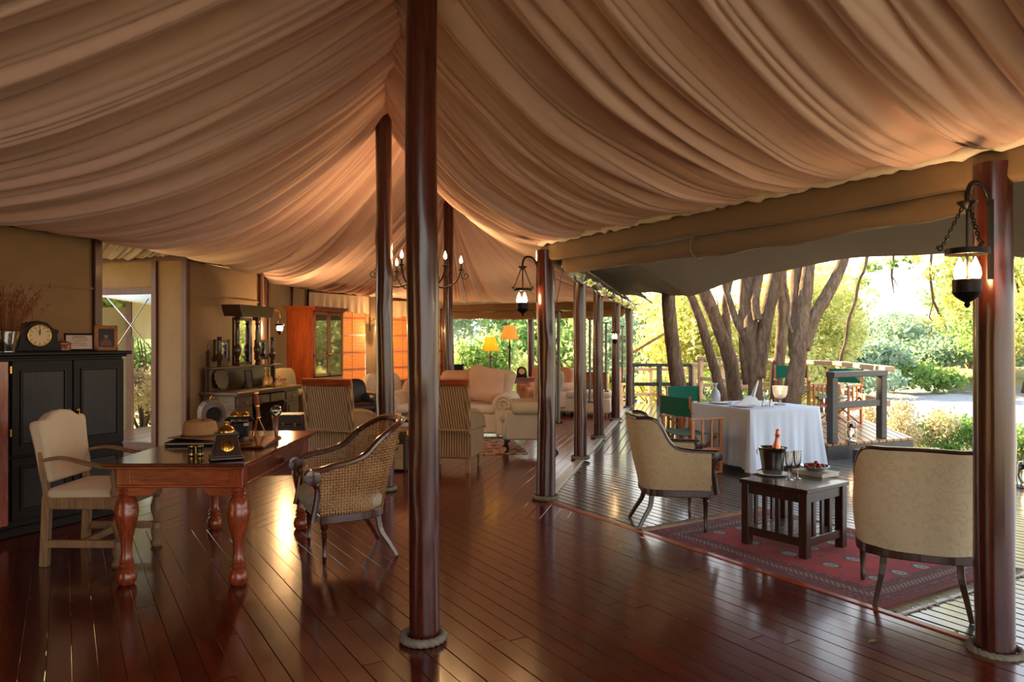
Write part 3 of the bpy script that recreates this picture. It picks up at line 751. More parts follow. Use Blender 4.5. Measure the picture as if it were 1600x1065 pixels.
# -- behind the far end opening and the row of poles
B = [ # label, px, d, height, radius, kind, leaves, leaf size
 ('round green shrub right behind the furthest centre pole', 733, 25, 2.6, 1.7, lf_g, 2600, .13),
 ('pale yellow shrub behind the orange lampshades', 775, 33, 3.2, 2.6, lf_y, 2600, .16),
 ('grey green thicket above the lampshades in the far opening', 745, 46, 7.4, 5.0, lf_b, 4200, .25),
 ('leafy thicket seen left of the corner pole in the far opening', 812, 40, 6.4, 4.2, lf_g, 4200, .22),
 ('green thicket seen between the corner pole and the next pole', 886, 38, 6.2, 4.0, lf_g, 4200, .22),
 ('yellow green thicket seen between the second and third far poles', 950, 36, 6.4, 3.6, lf_y, 3800, .2),
 ('pale thicket over the dark far rail left of the trees', 1015, 33, 5.6, 3.4, lf_b, 3600, .19),
 ('golden bush behind the left tree trunks', 1085, 27, 5.4, 2.8, lf_y, 4200, .15),
 ('golden bush behind the middle tree trunks', 1150, 24, 5.6, 2.5, lf_y, 4200, .14),
 ('low golden bush under the dark far rail', 1030, 21, 1.7, 1.6, lf_y, 2200, .10),
 ('low green bush behind the dining table end', 1130, 20.5, 1.8, 1.6, lf_g, 2200, .10),
 ('golden leafy bush behind the right forked trunk', 1225, 25, 6.0, 2.6, lf_y, 4200, .14),
 ('tall yellow green bush right of the forked trunk', 1290, 27, 5.0, 2.0, lf_y, 4600, .16),
 ('grey green bush left of the hanging vine', 1345, 46, 3.6, 3.8, lf_b, 3600, .22),
 ('green bank bush behind the deck rail corner', 1395, 50, 3.2, 4.0, lf_g, 3600, .22),
 ('grey bushy tree on the far bank above the rail', 1365, 64, 4.2, 5.0, lf_b, 4200, .30),
 ('yellow tinted bush high on the far bank', 1420, 66, 3.6, 4.6, lf_y, 3600, .30),
 ('big grey green bush hanging over the dry riverbed', 1462, 52, 4.4, 4.4, lf_b, 5200, .22),
 ('grey green bush on the bank left of the lantern pole', 1515, 54, 5.6, 4.4, lf_b, 4600, .22),
 ('greenish tree standing above the bank bushes', 1515, 66, 6.6, 5.0, lf_g, 4600, .30),
 ('yellow tree right of the lantern pole', 1600, 46, 7.6, 4.2, lf_y, 5200, .24),
 ('dark green tree at the right edge of the view', 1650, 44, 9.6, 5.6, lf_g, 4600, .24),
]
for i, (lb, px, d, h, r, mt, nl, sz) in enumerate(B):
    x, y = px_at(px, d)
    if h > 6.5: tree(lb, x, y, h, r, mt, 100+i, nl, sz)
    else: bush(lb, x, y, h, r, mt, 100+i, nl, sz)
# -- near shrubs below the deck
for i, (lb, px, d, h, r, mt, nl, sz) in enumerate([
 ('bright green shrub below the deck left of the lantern pole', 1490, 15.0, 1.15, .95, lf_g, 3000, .055),
 ('dry twiggy shrub beside the charcoal rail post', 1418, 15.2, 1.35, .85, lf_d, 2800, .05),
 ('yellowish low shrub behind the raised deck step', 1440, 12.0, .75, .6, lf_y, 1600, .05),
 ('green shrub below the deck right of the lantern pole', 1592, 12.8, 1.0, .8, lf_g, 2400, .05),
 ('dry pale shrub on the slope above the riverbed', 1545, 18.0, .9, 1.0, lf_d, 1800, .06),
 ('green shrub glimpsed through the rail opening', 1345, 17.0, 1.2, 1.0, lf_b, 2000, .06)]):
    x, y = px_at(px, d); bush(lb, x, y, h, r, mt, 300+i, nl, sz, 'shrub')
# -- the grove growing through the deck
def grove(label, stems, seed, crown=None, mat=lf_y, nleaf=1500):
    d0_ = stems[0][0]; base = at(stems[0][1][0][0], 640, d0_)
    t = thing('grove_tree', label, 'tree', (base.x, base.y, -.9)); inv = Vector((-base.x, -base.y, .9)); rn = random.Random(seed)
    for i, (d, pts, r) in enumerate(stems):
        q = [at(px, py, d) for px, py in pts]
        if i == 0: q = [Vector((q[0].x, q[0].y, -.9))]+q
        P = []
        for k in range(len(q)-1):
            p = [q[max(0, min(len(q)-1, k+j))] for j in (-1, 0, 1, 2)]
            for f in np.linspace(0, 1, 6, endpoint=False):
                P.append(.5*((2*p[1])+(-p[0]+p[2])*f+(2*p[0]-5*p[1]+4*p[2]-p[3])*f*f+(-p[0]+3*p[1]-3*p[2]+p[3])*f**3))
        P.append(q[-1]); n = len(P)
        rr = [(r[0]+(r[1]-r[0])*k/(n-1))*d/F*(1+.03*math.sin(k*.6+seed)+rn.uniform(-.015, .015)) for k in range(n)]
        mb = MB(); mb.tube([p+inv for p in P], rr, 14)
        # rough bark: jitter the ring points
        mb.v = [(v[0]+rn.uniform(-1, 1)*.006, v[1]+rn.uniform(-1, 1)*.006, v[2]) for v in mb.v]
        mb.obj('trunk' if i == 0 else 'limb', m_bark, t, smooth=2)
    if crown:
        for k, (px, py, d, r) in enumerate(crown):
            c = at(px, py, d)+inv
            leaves('foliage', [(c+Vector((rn.uniform(-1, 1)*r, rn.uniform(-1, 1)*r*.6, rn.uniform(-.5, .5)*r)), (r*.6, r*.6, r*.45)) for _ in range(5)], nleaf, .055, mat, t, seed+k)
    return t
grove('leaning dark trunk left of the grove beside the green chair', [(12.6, [(1067, 640), (1058, 590), (1050, 530), (1044, 460), (1040, 350), (1034, 160)], (13, 9))], 1, [(1034, 90, 12.6, 1.1)])
grove('slim curved trunk second from the left in the grove', [(13.2, [(1131, 640), (1120, 590), (1106, 540), (1095, 500), (1076, 452), (1060, 380), (1040, 220)], (8, 6))], 2, [(1040, 110, 13.2, 1.0)])
grove('thick bent trunk third from the left with a broken lower half', [(13.8, [(1150, 640), (1146, 600), (1140, 560), (1126, 520), (1106, 470), (1090, 430), (1070, 360), (1040, 200)], (12, 9)),
      (13.8, [(1143, 575), (1136, 520), (1134, 470), (1143, 420), (1148, 340)], (7, 5))], 3, [(1060, 120, 13.8, 1.2)])
grove('main forked trunk in the middle of the grove behind the table', [(12.2, [(1180, 640), (1180, 600), (1176, 560), (1172, 530), (1174, 490), (1172, 440), (1162, 395), (1155, 300), (1150, 160)], (12, 8)),
      (12.2, [(1184, 590), (1190, 540), (1199, 490), (1211, 440), (1217, 400), (1222, 310), (1226, 150)], (12, 9)),
      (12.2, [(1170, 540), (1152, 505), (1140, 470), (1132, 440), (1126, 400), (1118, 330)], (6, 4)),
      (12.0, [(1184, 500), (1180, 470), (1187, 430), (1190, 380)], (7, 5))], 4, [(1180, 70, 12.2, 1.4)])
grove('straight slender trunk between the two forked trunks', [(13.4, [(1212, 640), (1214, 590), (1220, 540), (1222, 480), (1221, 430), (1224, 330)], (9, 8)),
      (13.4, [(1168, 600), (1162, 550), (1160, 490), (1163, 430), (1158, 350)], (7, 6))], 5)
grove('big forked trunk at the right of the grove behind the dining table', [(11.6, [(1236, 640), (1240, 605), (1246, 570), (1250, 530), (1256, 480), (1262, 430), (1266, 390), (1268, 300)], (17, 7)),
      (11.6, [(1254, 545), (1270, 500), (1290, 465), (1308, 430), (1319, 400), (1335, 330)], (11, 7)),
      (11.8, [(1245, 555), (1243, 500), (1247, 440), (1248, 390), (1246, 300), (1244, 150)], (12, 9)),
      (11.5, [(1237, 520), (1231, 500), (1232, 470), (1226, 440)], (3, 2))], 6, [(1270, 60, 11.6, 1.3)], nleaf=1600)
grove('thin twisting vine hanging right of the grove', [(13.0, [(1311, 600), (1314, 560), (1322, 530), (1326, 500), (1336, 470), (1342, 440), (1352, 415), (1360, 360)], (2.6, 2.2))], 7)
# -- overhanging branch with leaves at the right
def hanging(label, d, lines, blobs, seed, mat, n=1100, size=.045):
    t = thing('hanging_branch', label, 'branch', at(lines[0][0][0], lines[0][0][1], d)); o = Vector(t.location); mb = MB()
    for i, ln in enumerate(lines):
        MB().tube([at(px, py, d)-o for px, py in ln], [.022 if i == 0 else .012]*(len(ln)-1)+[.005], 6).obj('branch' if i == 0 else 'twig', m_barkd, t, smooth=2)
    leaves('foliage', [(at(px, py, d)-o, (r*d/F, r*d/F*1.4, r*d/F)) for px, py, r in blobs], n, size, mat, t, seed)
hanging('leafy branch hanging beside the right lantern', 12.5, [[(1462, 330), (1455, 400), (1453, 430), (1458, 470), (1470, 495), (1480, 515)], [(1458, 470), (1452, 495), (1464, 512)]],
        [(1485, 420, 26), (1480, 465, 22), (1450, 430, 14), (1505, 440, 26), (1495, 490, 18), (1465, 500, 12), (1500, 390, 40), (1430, 400, 14)], 71, lf_y, 1500)
hanging('leafy branches hanging right of the lantern pole', 13.5, [[(1580, 330), (1583, 400), (1590, 450), (1596, 480)], [(1583, 410), (1610, 470)]],
        [(1585, 420, 26), (1600, 470, 28), (1590, 520, 24), (1620, 440, 30)], 72, lf_y, 1500)
hanging('sparse leafy twigs hanging in front of the bright sky', 14.0, [[(1398, 330), (1396, 400), (1393, 430), (1397, 460)], [(1393, 430), (1405, 450)]],
        [(1395, 410, 9), (1360, 415, 14), (1345, 440, 12), (1420, 405, 10)], 73, lf_g, 330)
# -- outside the passage doorway: a neighbouring tent, guy wires, grassy slope
t = thing('neighbouring_tent', 'tan side wall and pale roof of a neighbouring tent outside the doorway', 'tent', (-8.2, 14.2, -.6))
o = Vector(t.location)
def quad(name, pts, m, th=.03):
    P = [[Vector(pts[0])-o, Vector(pts[1])-o], [Vector(pts[3])-o, Vector(pts[2])-o]]; nrm = (P[1][0]-P[0][0]).cross(P[0][1]-P[0][0]).normalized()
    MB().shell(P, [[nrm]*2]*2, th).obj(name, m, t)
m_tentw = cloth('sage canvas', srgb(150, 142, 108), weave=160)
quad('side_wall', [at(120, 480, 13.5), at(202, 480, 14), at(202, 740, 14), at(120, 740, 13.5)], m_tentw)
quad('end_wall', [at(205, 470, 14.0), at(262, 470, 12.5), at(262, 532, 12.5), at(205, 526, 14)], m_tentw)
quad('roof', [at(60, 446, 13.2), at(262, 478, 12.2), at(262, 380, 16.5), at(20, 330, 16.5)], cloth('pale roof canvas', srgb(226, 222, 206), weave=160, trans=.4))  # roof extended out of view to stop sun reaching the doorway
MB().bar(at(203, 470, 13.9)-o, at(203, 740, 13.9)-o, .10, .10).obj('corner_post', m_batten, t)
for lb, a, b in (('steel guy wire slanting down right across the doorway', at(159, 455, 12), at(262, 575, 12)), ('steel guy wire slanting down left across the doorway', at(232, 466, 12.1), at(170, 560, 12.1))):
    tag(MB().tube([a, b], .009, 6).obj('guy_wire', m_silver, None, smooth=2), lb, 'wire')
for i, (px, d, h, r) in enumerate([(222, 15.5, 1.6, 1.1), (236, 18, 2.6, 1.5), (206, 19.5, 2.8, 1.4)]):
    x, y = px_at(px, d)
    bush(['tangled pale green brush just outside the passage doorway', 'taller brush behind the guy wires outside the doorway', 'brush behind the neighbouring tent post'][i], x, y, h, r, [lf_d, lf_g, lf_b][i], 400+i, 3200, .06, 'brush', z=-.5)
tree('leafy tree added beyond the neighbouring tent to block sun through the doorway', -10.3, 17.0, 5.6, 2.6, lf_g, 450, 7000, .22)  # added sun blocker, so no direct sun falls through the passage door
# -- rails
def railing(label, pts, z0, z1, m, mids=(.55,), pw=.10, posts=None, cap=.13):
    t = thing('deck_railing', label, 'railing', (pts[0][0], pts[0][1], z0)); o = Vector((pts[0][0], pts[0][1], z0))
    for i, p in enumerate(pts):
        if posts is not None and i not in posts: continue
        MB().box((p[0]-o.x, p[1]-o.y, (z1-z0-.02)/2), (pw, pw, z1-z0-.02), Matrix.Rotation(.4, 3, 'Z'), ch=.008).obj('post', m, t)
    for a, b in zip(pts, pts[1:]):
        A = Vector((a[0], a[1], z0))-o; Bv = Vector((b[0], b[1], z0))-o; d = (Bv-A).normalized()*.05
        MB().bar(A-d+Vector((0, 0, z1-z0)), Bv+d+Vector((0, 0, z1-z0)), cap, .075, ch=.008).obj('top_rail', m, t)
        for q in mids: MB().bar(A+Vector((0, 0, q*(z1-z0))), Bv+Vector((0, 0, q*(z1-z0))), .05, .085, ch=.006).obj('middle_rail', m, t)
    return t
railing('short charcoal railing with two posts on the raised deck', [(4.10, 9.42), (4.98, 9.92)], .19, 1.07, m_rail)
railing('railing in sunlit pale colour running back from the charcoal rail post', [(5.12, 10.0), (5.55, 12.45), (5.05, 14.2), (4.25, 16.6)], .19, 1.12, m_raill, mids=(.5,), posts=(1, 2, 3))
railing('charcoal railing across the far end of the deck', [(2.85, 17.5), (3.5, 17.5), (4.25, 17.45)], -.02, .93, m_rail, mids=(.52,))
t = railing('railing in sunlit pale colour behind the charcoal far railing', [(2.9, 19.6), (3.7, 19.7), (4.5, 19.3)], -.6, .75, m_raill, mids=(.5,))
t = railing('low sunlit kerb rail beyond the grove trunks', [(4.3, 17.4), (4.9, 17.2), (5.6, 16.6)], -.02, .95, m_raill, mids=(.5,))
tag(MB().tube([at(985, 553, 18.6), at(1048, 515, 17.6)], .035, 8).obj('brace_pole', m_raill, None, smooth=2), 'slanting yellow prop pole beside the last far pole', 'pole')
MB().box((0, 0, 0), (.5, .35, .17), ch=.01).obj('deck_step', m_rail)
st = bpy.data.objects['deck_step']; st.location = (4.55, 9.15, .065); st.rotation_euler = (0, 0, .45); tag(st, 'charcoal step block below the raised deck railing', 'step')
# ---------------------------------------------------------------- curves
def cat(pts, n=6):
    q = [Vector(p) for p in pts]; P = []
    for k in range(len(q)-1):
        p = [q[max(0, min(len(q)-1, k+j))] for j in (-1, 0, 1, 2)]
        for i in range(n):
            f = i/n
            P.append(.5*((2*p[1])+(-p[0]+p[2])*f+(2*p[0]-5*p[1]+4*p[2]-p[3])*f*f+(-p[0]+3*p[1]-3*p[2]+p[3])*f**3))
    P.append(q[-1]); return P
def spiral(c, r0, r1, turns, n, ax=(1, 0, 0), ay=(0, 0, 1), a0=0.0):
    c = Vector(c); ax = Vector(ax); ay = Vector(ay)
    return [c+(ax*math.cos(a0+turns*2*PI*i/n)+ay*math.sin(a0+turns*2*PI*i/n))*(r0+(r1-r0)*i/n) for i in range(n+1)]
# ---------------------------------------------------------------- barrel armchairs
def cane_mat(nt):
    a = nt.n('Attribute'); a.attribute_name = 'cuv'; sp = nt.n('SeparateXYZ'); nt.l(a.outputs['Vector'], sp.inputs[0])
    k = 2*PI/.038
    sxx = nt.math('SINE', nt.math('MULTIPLY', sp.outputs[0], k)); syy = nt.math('SINE', nt.math('MULTIPLY', sp.outputs[1], k))
    h = nt.math('MULTIPLY', sxx, syy)
    hole = nt.math('GREATER_THAN', nt.math('ABSOLUTE', h), .42)
    c = nt.ramp(nt.noise(nt.coord(), 6, 4), [(.3, srgb(150, 104, 60)), (.7, srgb(206, 158, 104))])
    nt.set(color=c, rough=.45, alpha=nt.math('SUBTRACT', 1.0, hole)); nt.bump(h, .4, .004)
m_cane = M('woven cane', cane_mat)
def barrel_chair(label, loc, rz, upm, fram, plan, cushm, zseat=.36, cane=False, th=.05, rail=(.031, .62), lean=.10, legs='taper', scroll=.036, cat_='chair', frontdrop=0.0):
    t = thing('barrel_armchair', label, cat_, loc, rz)
    half = cat([(x, y, z) for x, y, z in plan], 5)
    full = [Vector((-p.x, p.y, p.z)) for p in half[:0:-1]]+half
    n = len(full); P = []; N = []; arc = [0.0]
    for a, b in zip(full, full[1:]): arc.append(arc[-1]+(Vector((b.x, b.y))-Vector((a.x, a.y))).length)
    cuv = []
    for i, p in enumerate(full):
        tg = full[min(i+1, n-1)]-full[max(i-1, 0)]; tg.z = 0; tg.normalize(); nr = Vector((-tg.y, tg.x, 0))
        if nr.dot(Vector((-p.x, -.05-p.y, 0))) < 0: nr = -nr
        row = []; out = -nr
        for k in range(11):
            f = k/10; z = zseat-.03+(p.z-zseat+.03)*f
            l = lean*max(0, (z-zseat)/.55)
            bulge = .012*math.sin(PI*f)
            row.append(Vector((p.x+out.x*l*.35, p.y+out.y*l*.35+max(0, out.y)*l*.75, z))+out*bulge*(0 if cane else 1))
            cuv.append((arc[i], z, 0))
        P.append(row); N.append([nr]*11)
    o = MB().shell(P, N, th).obj('cane_back' if cane else 'upholstered_back', upm, t, smooth=1)
    if cane:
        at_ = o.data.attributes.new('cuv', 'FLOAT_VECTOR', 'POINT'); at_.data.foreach_set('vector', np.array(cuv+cuv, dtype=np.float32).ravel())
    top = [P[i][-1]+N[i][0]*th*.5 for i in range(n)]
    f0 = top[-1]
    # arms run on past the panel and roll over into scrolls
    for sgn, e in ((1, top[-1]), (-1, top[0])):
        pass
    ext = Vector((0, -.05, -.004))
    path = [top[0]+ext]+top+[top[-1]+ext]
    MB().tube(path, rail[0], 8, flat=rail[1], phase=PI/8).obj('top_rail', fram, t, smooth=1)
    for e in (path[0], path[-1]):
        c = e+Vector((0, -.004, -scroll*.75)); sgn = math.copysign(1, e.x)
        MB().lathe([(scroll*.5, -.034), (scroll, -.03), (scroll, .03), (scroll*.5, .034)], 14, c, Matrix.Rotation(PI/2, 3, 'Y')).obj('arm_scroll', fram, t, smooth=1)
        q = cat([c+Vector((0, .01, -scroll*.5)), (e.x*.985, c.y+.035, (c.z+zseat)/2+.02), (e.x*.96, c.y+.005, zseat-.05)], 5)
        MB().tube(q, [.017, .020, .024, .020, .018, .018, .019, .02, .021, .022, .024][:len(q)], 8).obj('arm_support', fram, t, smooth=1)
    fr = [(p.x*1.01, p.y) for p in full]
    MB().prism(fr, zseat-.075, zseat-.015).obj('seat_frame', fram, t, bevel=.006)
    w = plan[-1][0]; yf = plan[-1][1]
    MB().puff((0, .0+yf*.12, zseat+.05), (w*1.82, .52, .15), e=.30, n=20).obj('seat_cushion', cushm, t, smooth=2)
    for sgn in (-1, 1):
        fx, fy = sgn*(w-.035), yf+.035
        zt = zseat-.06
        if legs == 'taper': pr = [(.012, 0), (.017, .05), (.013, .06), (.021, zt*.8), (.025, zt*.84), (.019, zt*.87), (.027, zt*.92), (.027, zt)]
        else: pr = [(.011, 0), (.013, .05), (.019, .06), (.012, .075), (.016, zt*.62), (.022, zt*.66), (.015, zt*.70), (.024, zt*.74), (.016, zt*.80), (.026, zt*.84), (.026, zt)]
        MB().lathe(pr, 12, (fx, fy, 0)).obj('leg', fram, t, smooth=1)
        q = cat([(sgn*.185, .20, zseat-.03), (sgn*.195, .215, zseat*.55), (sgn*.215, .27, .1), (sgn*.235, .325, 0)], 4)
        MB().tube(q, [.028-.010*i/(len(q)-1) for i in range(len(q))], 4, phase=PI/4).obj('leg', fram, t, smooth=0, bevel=.004)
    return t
tub = [(0, .27, .905), (.13, .265, .905), (.23, .235, .90), (.268, .19, .90), (.284, .14, .855), (.294, .09, .745), (.303, .03, .675), (.308, -.05, .655), (.312, -.13, .648), (.315, -.24, .645)]
barrel_chair('cream damask tub armchair beside the dark slatted table, seen from its side', (1.33, 6.10, -.018), face_to(1, -.02), m_dam, m_walnut, tub, m_dam)
barrel_chair('cream damask tub armchair in the right foreground, its back turned to us', (2.40, 4.33, -.012), face_to(.46, .89), m_dam2, m_walnut,
             [(0, .285, .905), (.16, .275, .90), (.28, .215, .885), (.325, .13, .78), (.335, .06, .69), (.342, -.02, .665), (.345, -.13, .655), (.345, -.24, .645)], m_dam2, lean=.06)
m_mosaic = damask('mottled cushion', srgb(190, 180, 160), srgb(112, 104, 92), 14)
barrel_chair('mahogany armchair with woven cane sides drawn up to the desk', (-1.20, 5.22, 0), face_to(-.90, -.44), m_cane, wood('dark mahogany', srgb(44, 18, 12), srgb(96, 44, 28), 'x', rough=.18, coat=.6),
             [(0, .27, .93), (.10, .265, .93), (.19, .235, .92), (.255, .165, .85), (.285, .07, .735), (.297, -.02, .695), (.302, -.12, .675), (.302, -.22, .650)], m_mosaic, cane=True, th=.014, rail=(.034, .62), lean=.12, legs='turned', scroll=.052)
# ---------------------------------------------------------------- carved oak armchair on the left
t = thing('oak_armchair', 'worn oak armchair with cream camel back beside the black cabinet', 'chair', (-2.86, 5.14, 0), face_to(1, .0))
for sx_ in (-1, 1):
    MB().bar((sx_*.235, .255, 0), (sx_*.235, .235, .47), .05, .05, ch=.004).obj('leg', m_oak, t)
    MB().bar((sx_*.235, .235, .45), (sx_*.215, .305, .90), .045, .035, ch=.004).obj('back_post', m_oak, t)
    MB().lathe([(.030, 0), (.042, .02), (.030, .045), (.022, .055), (.036, .09), (.036, .13)], 14, (sx_*.26, -.25, 0)).obj('leg_foot', m_oak, t, smooth=1)
    pr = [(.028, .13), (.022, .17), (.030, .18), (.018, .195), (.036, .26), (.040, .29), (.026, .34), (.020, .36), (.032, .375), (.022, .39)]
    MB().lathe(pr, 14, (sx_*.26, -.25, 0)).box((sx_*.26, -.25, .43), (.06, .06, .09)).obj('leg', m_oak, t, smooth=1)
    MB().lathe([(.022, .47), (.03, .50), (.018, .53), (.026, .60), (.018, .655)], 12, (sx_*.26, -.225, 0)).obj('arm_support', m_oak, t, smooth=1)
    q = cat([(sx_*.225, .275, .70), (sx_*.26, .12, .725), (sx_*.285, -.08, .685), (sx_*.275, -.22, .665), (sx_*.27, -.30, .655), (sx_*.27, -.325, .635)], 5)
    MB().tube(q, [.022+.014*(i/(len(q)-1)) for i in range(len(q))], 8, flat=.55, phase=PI/8).obj('arm', m_oak, t, smooth=1)
    MB().bar((sx_*.25, .24, .155), (sx_*.26, -.24, .155), .028, .05, ch=.003).obj('stretcher', m_oak, t)
MB().bar((-.26, .0, .155), (.26, .0, .155), .03, .045, ch=.003).obj('stretcher', m_oak, t)
MB().bar((-.25, -.255, .425), (.25, -.255, .425), .03, .08, ch=.004).obj('seat_rail', m_oak, t)
MB().bar((-.235, .24, .425), (.235, .24, .425), .03, .08, ch=.004).obj('seat_rail', m_oak, t)
for sx_ in (-1, 1): MB().bar((sx_*.245, .24, .425), (sx_*.26, -.25, .425), .03, .08, ch=.004).obj('seat_rail', m_oak, t)
MB().puff((0, -.01, .475), (.53, .53, .10), e=.22, n=24).obj('seat_cushion', m_linen, t, smooth=2)
outl = [(-.235, .56), (-.245, .80), (-.26, .93), (-.262, .965), (-.225, .985), (-.19, .975), (-.165, .985), (-.10, 1.02), (0, 1.035), (.10, 1.02), (.165, .985), (.19, .975), (.225, .985), (.262, .965), (.26, .93), (.245, .80), (.235, .56)]
Mx = Matrix.Translation((0, .055, 0)) @ Matrix.Rotation(-.16, 4, 'X') @ Matrix.Rotation(PI/2, 4, 'X')
mb = MB(); mb.prism(outl, -.045, .045, Matrix.Translation((0, .10, 0)) @ Mx)
mb.obj('upholstered_back', m_linen, t, smooth=1, bevel=.02)
# ---------------------------------------------------------------- writing desk with bulbous legs
t = thing('writing_desk', 'long mahogany writing desk with bulbous turned legs', 'desk', (-2.035, 5.22, 0))
m_top = wood('desk top', srgb(54, 22, 14), srgb(104, 46, 28), 'y', rough=.16, coat=.6, bump=.04)
mb = MB(); mb.box((0, 0, .755), (.87, 1.62, .022), ch=.008).obj('desk_top', m_top, t)
MB().box((0, 0, .737), (.85, 1.60, .016), ch=.006).obj('top_moulding', m_mahog, t)
for s in (-1, 1):
    MB().box((0, s*.70, .672), (.74, .03, .115), ch=.004).obj('apron', m_mahog, t)
    MB().box((s*.365, 0, .672), (.03, 1.42, .115), ch=.004).obj('apron', wood('mahogany side', srgb(66, 22, 12), srgb(136, 58, 32), 'y', rough=.25, coat=.45), t)
    MB().box((0, s*.707, .612), (.78, .03, .02), ch=.006).obj('apron_bead', m_mahog, t)
    MB().box((s*.375, 0, .612), (.03, 1.44, .02), ch=.006).obj('apron_bead', m_mahog, t)
bulb = [(.040, 0), (.056, .018), (.061, .05), (.050, .085), (.036, .10), (.047, .115), (.036, .13), (.045, .142), (.034, .16), (.030, .20), (.036, .28), (.055, .36), (.067, .42), (.070, .455), (.066, .462), (.067, .475), (.058, .52), (.040, .545), (.050, .558), (.038, .57), (.050, .583), (.042, .60)]
for sx_ in (-1, 1):
    for sy in (-1, 1):
        MB().lathe(bulb, 22, (sx_*.345, sy*.675, 0)).obj('leg', m_mahogz, t, smooth=1)
        MB().box((sx_*.345, sy*.675, .665), (.085, .085, .13), ch=.004).obj('corner_block', m_mahogz, t)
        MB().prism([(0, 0), (.24, 0), (.24, -.02), (.20, -.045), (0, -.05)][::-1], -.012, .012, Matrix.Translation((sx_*.385, sy*.70, .60)) @ Matrix.Rotation(PI/2, 4, 'X') @ Matrix.Scale(-sx_, 4, (1, 0, 0))).obj('bracket', m_mahog, t)
# ---------------------------------------------------------------- director chairs
def director(label, loc, rz):
    t = thing('director_chair', label, 'chair', loc, rz, 'green canvas folding chairs')
    for s in (-1, 1):
        x = s*.27
        for y in (-.20, .20):
            MB().box((x, y, .32), (.026, .042, .60), ch=.003).obj('leg', m_teak, t)
        MB().bar((x, -.245, .632), (x, .245, .632), .05, .022, ch=.004).obj('armrest', m_teak, t)
        MB().bar((x, -.20, .285), (x, .20, .285), .022, .04, ch=.003).obj('side_rail', m_teak, t)
        MB().bar((x, -.22, .02), (x, .22, .02), .03, .03, ch=.003).obj('runner', m_teak, t)
        for y in (-.07, .06): MB().box((x, y, .46), (.016, .030, .34), ch=.002).obj('slat', m_teak, t)
        MB().bar((x, .215, .60), (x, .245, .89), .022, .03, up=(1, 0, 0), ch=.003).obj('back_post', m_teak, t)
    for y in (-.17, .17):
        MB().bar((-.26, y-.012, .05), (.26, y-.012, .435), .02, .034, up=(0, 1, 0), ch=.003).obj('cross_leg', m_teak, t)
        MB().bar((.26, y+.012, .05), (-.26, y+.012, .435), .02, .034, up=(0, 1, 0), ch=.003).obj('cross_leg', m_teak, t)
    P = []; N = []
    for i in range(13):
        x = -.275+.55*i/12
        P.append([Vector((x, -.21+.42*j/6, .455-.028*math.cos(x/.275*PI/2))) for j in range(7)]); N.append([Vector((0, 0, 1))]*7)
    MB().shell(P, N, .008).obj('canvas_seat', m_green, t, smooth=1)
    P = []
    for i in range(13):
        x = -.285+.57*i/12
        P.append([Vector((x, .225+.028*math.cos(x/.285*PI/2)+.09*(z-.6)*.3, z)) for z in (.66, .70, .75, .80, .86, .875)])
    MB().shell(P, [[Vector((0, 1, 0))]*6]*13, .010).obj('canvas_back', m_green, t, smooth=1)
    return t
dc = director('green canvas folding chair at the near left side of the white table', (2.10, 8.62, -.018), face_to(.90, .43))
dup(dc, (2.52, 10.25, -.018), face_to(.35, -.94), 'green canvas folding chair behind the white table, its back to the trees')
dup(dc, (5.02, 11.35, .19), face_to(-.75, -.62), 'green canvas folding chair on the raised deck behind the charcoal railing')
dup(dc, (4.85, 12.75, .19), face_to(-.3, -.95), 'furthest green canvas folding chair on the raised deck beside the forked trunk')
# ---------------------------------------------------------------- dining table and cloth
tx = Vector((2.95, 9.03)); ta = math.atan2(.423, .906)
t = thing('dining_table', 'square dining table hidden under the white cloth', 'table', (tx.x, tx.y, -.018), ta)
MB().box((0, 0, .715), (1.04, 1.04, .03), ch=.004).obj('table_top', m_teak, t)
for a in (-1, 1):
    for b in (-1, 1): MB().box((a*.46, b*.46, .35), (.05, .05, .70)).obj('leg', m_teak, t)
P = []; NS = 160; per = []
h = .535
for i in range(NS):
    u = i/NS*4; k = int(u); f = u-k
    c = [(-h, -h), (h, -h), (h, h), (-h, h)]; a = c[k]; b = c[(k+1) % 4]
    per.append((Vector((a[0]+(b[0]-a[0])*f, a[1]+(b[1]-a[1])*f, 0)), f))
mb = MB(); rows = []
for j, z in enumerate([.738, .728, .70, .60, .48, .36, .24, .14, .075]):
    row = []
    fall = max(0, (.728-z)/.65)
    for i, (p, f) in enumerate(per):
        e = min(f, 1-f); cor = math.exp(-(e/.10)**2)
        o = p.normalized()*(cor*.085*fall)
        nrm = p.copy(); nrm = Vector((math.copysign(1, p.x) if abs(p.x) >= h-1e-6 else 0, math.copysign(1, p.y) if abs(p.y) >= h-1e-6 else 0, 0)).normalized()
        wv = fall*(.016*math.sin(i*.55+1.0)+.010*math.sin(i*1.37))+.10*fall*cor*math.sin(e*70)*.35
        zz = z-(.03*cor if j == 8 else 0)
        q = p+o+nrm*(wv+.012*fall+(.006 if j else 0))
        row.append((q.x, q.y, zz))
    rows.append(row)
cen = [[(p.x*f, p.y*f, .740+.0015*math.sin(i*.8)*f) for i, (p, _) in enumerate(per)] for f in (.02, .35, .7, .98)]
allr = cen+rows; mb.grid([r+[r[0]] for r in allr], flip=True)
o = mb.obj('tablecloth', m_white, None, smooth=2); o.location = (tx.x, tx.y, -.018); o.rotation_euler = (0, 0, ta); tag(o, 'white tablecloth draped to the deck over the dining table', 'tablecloth')
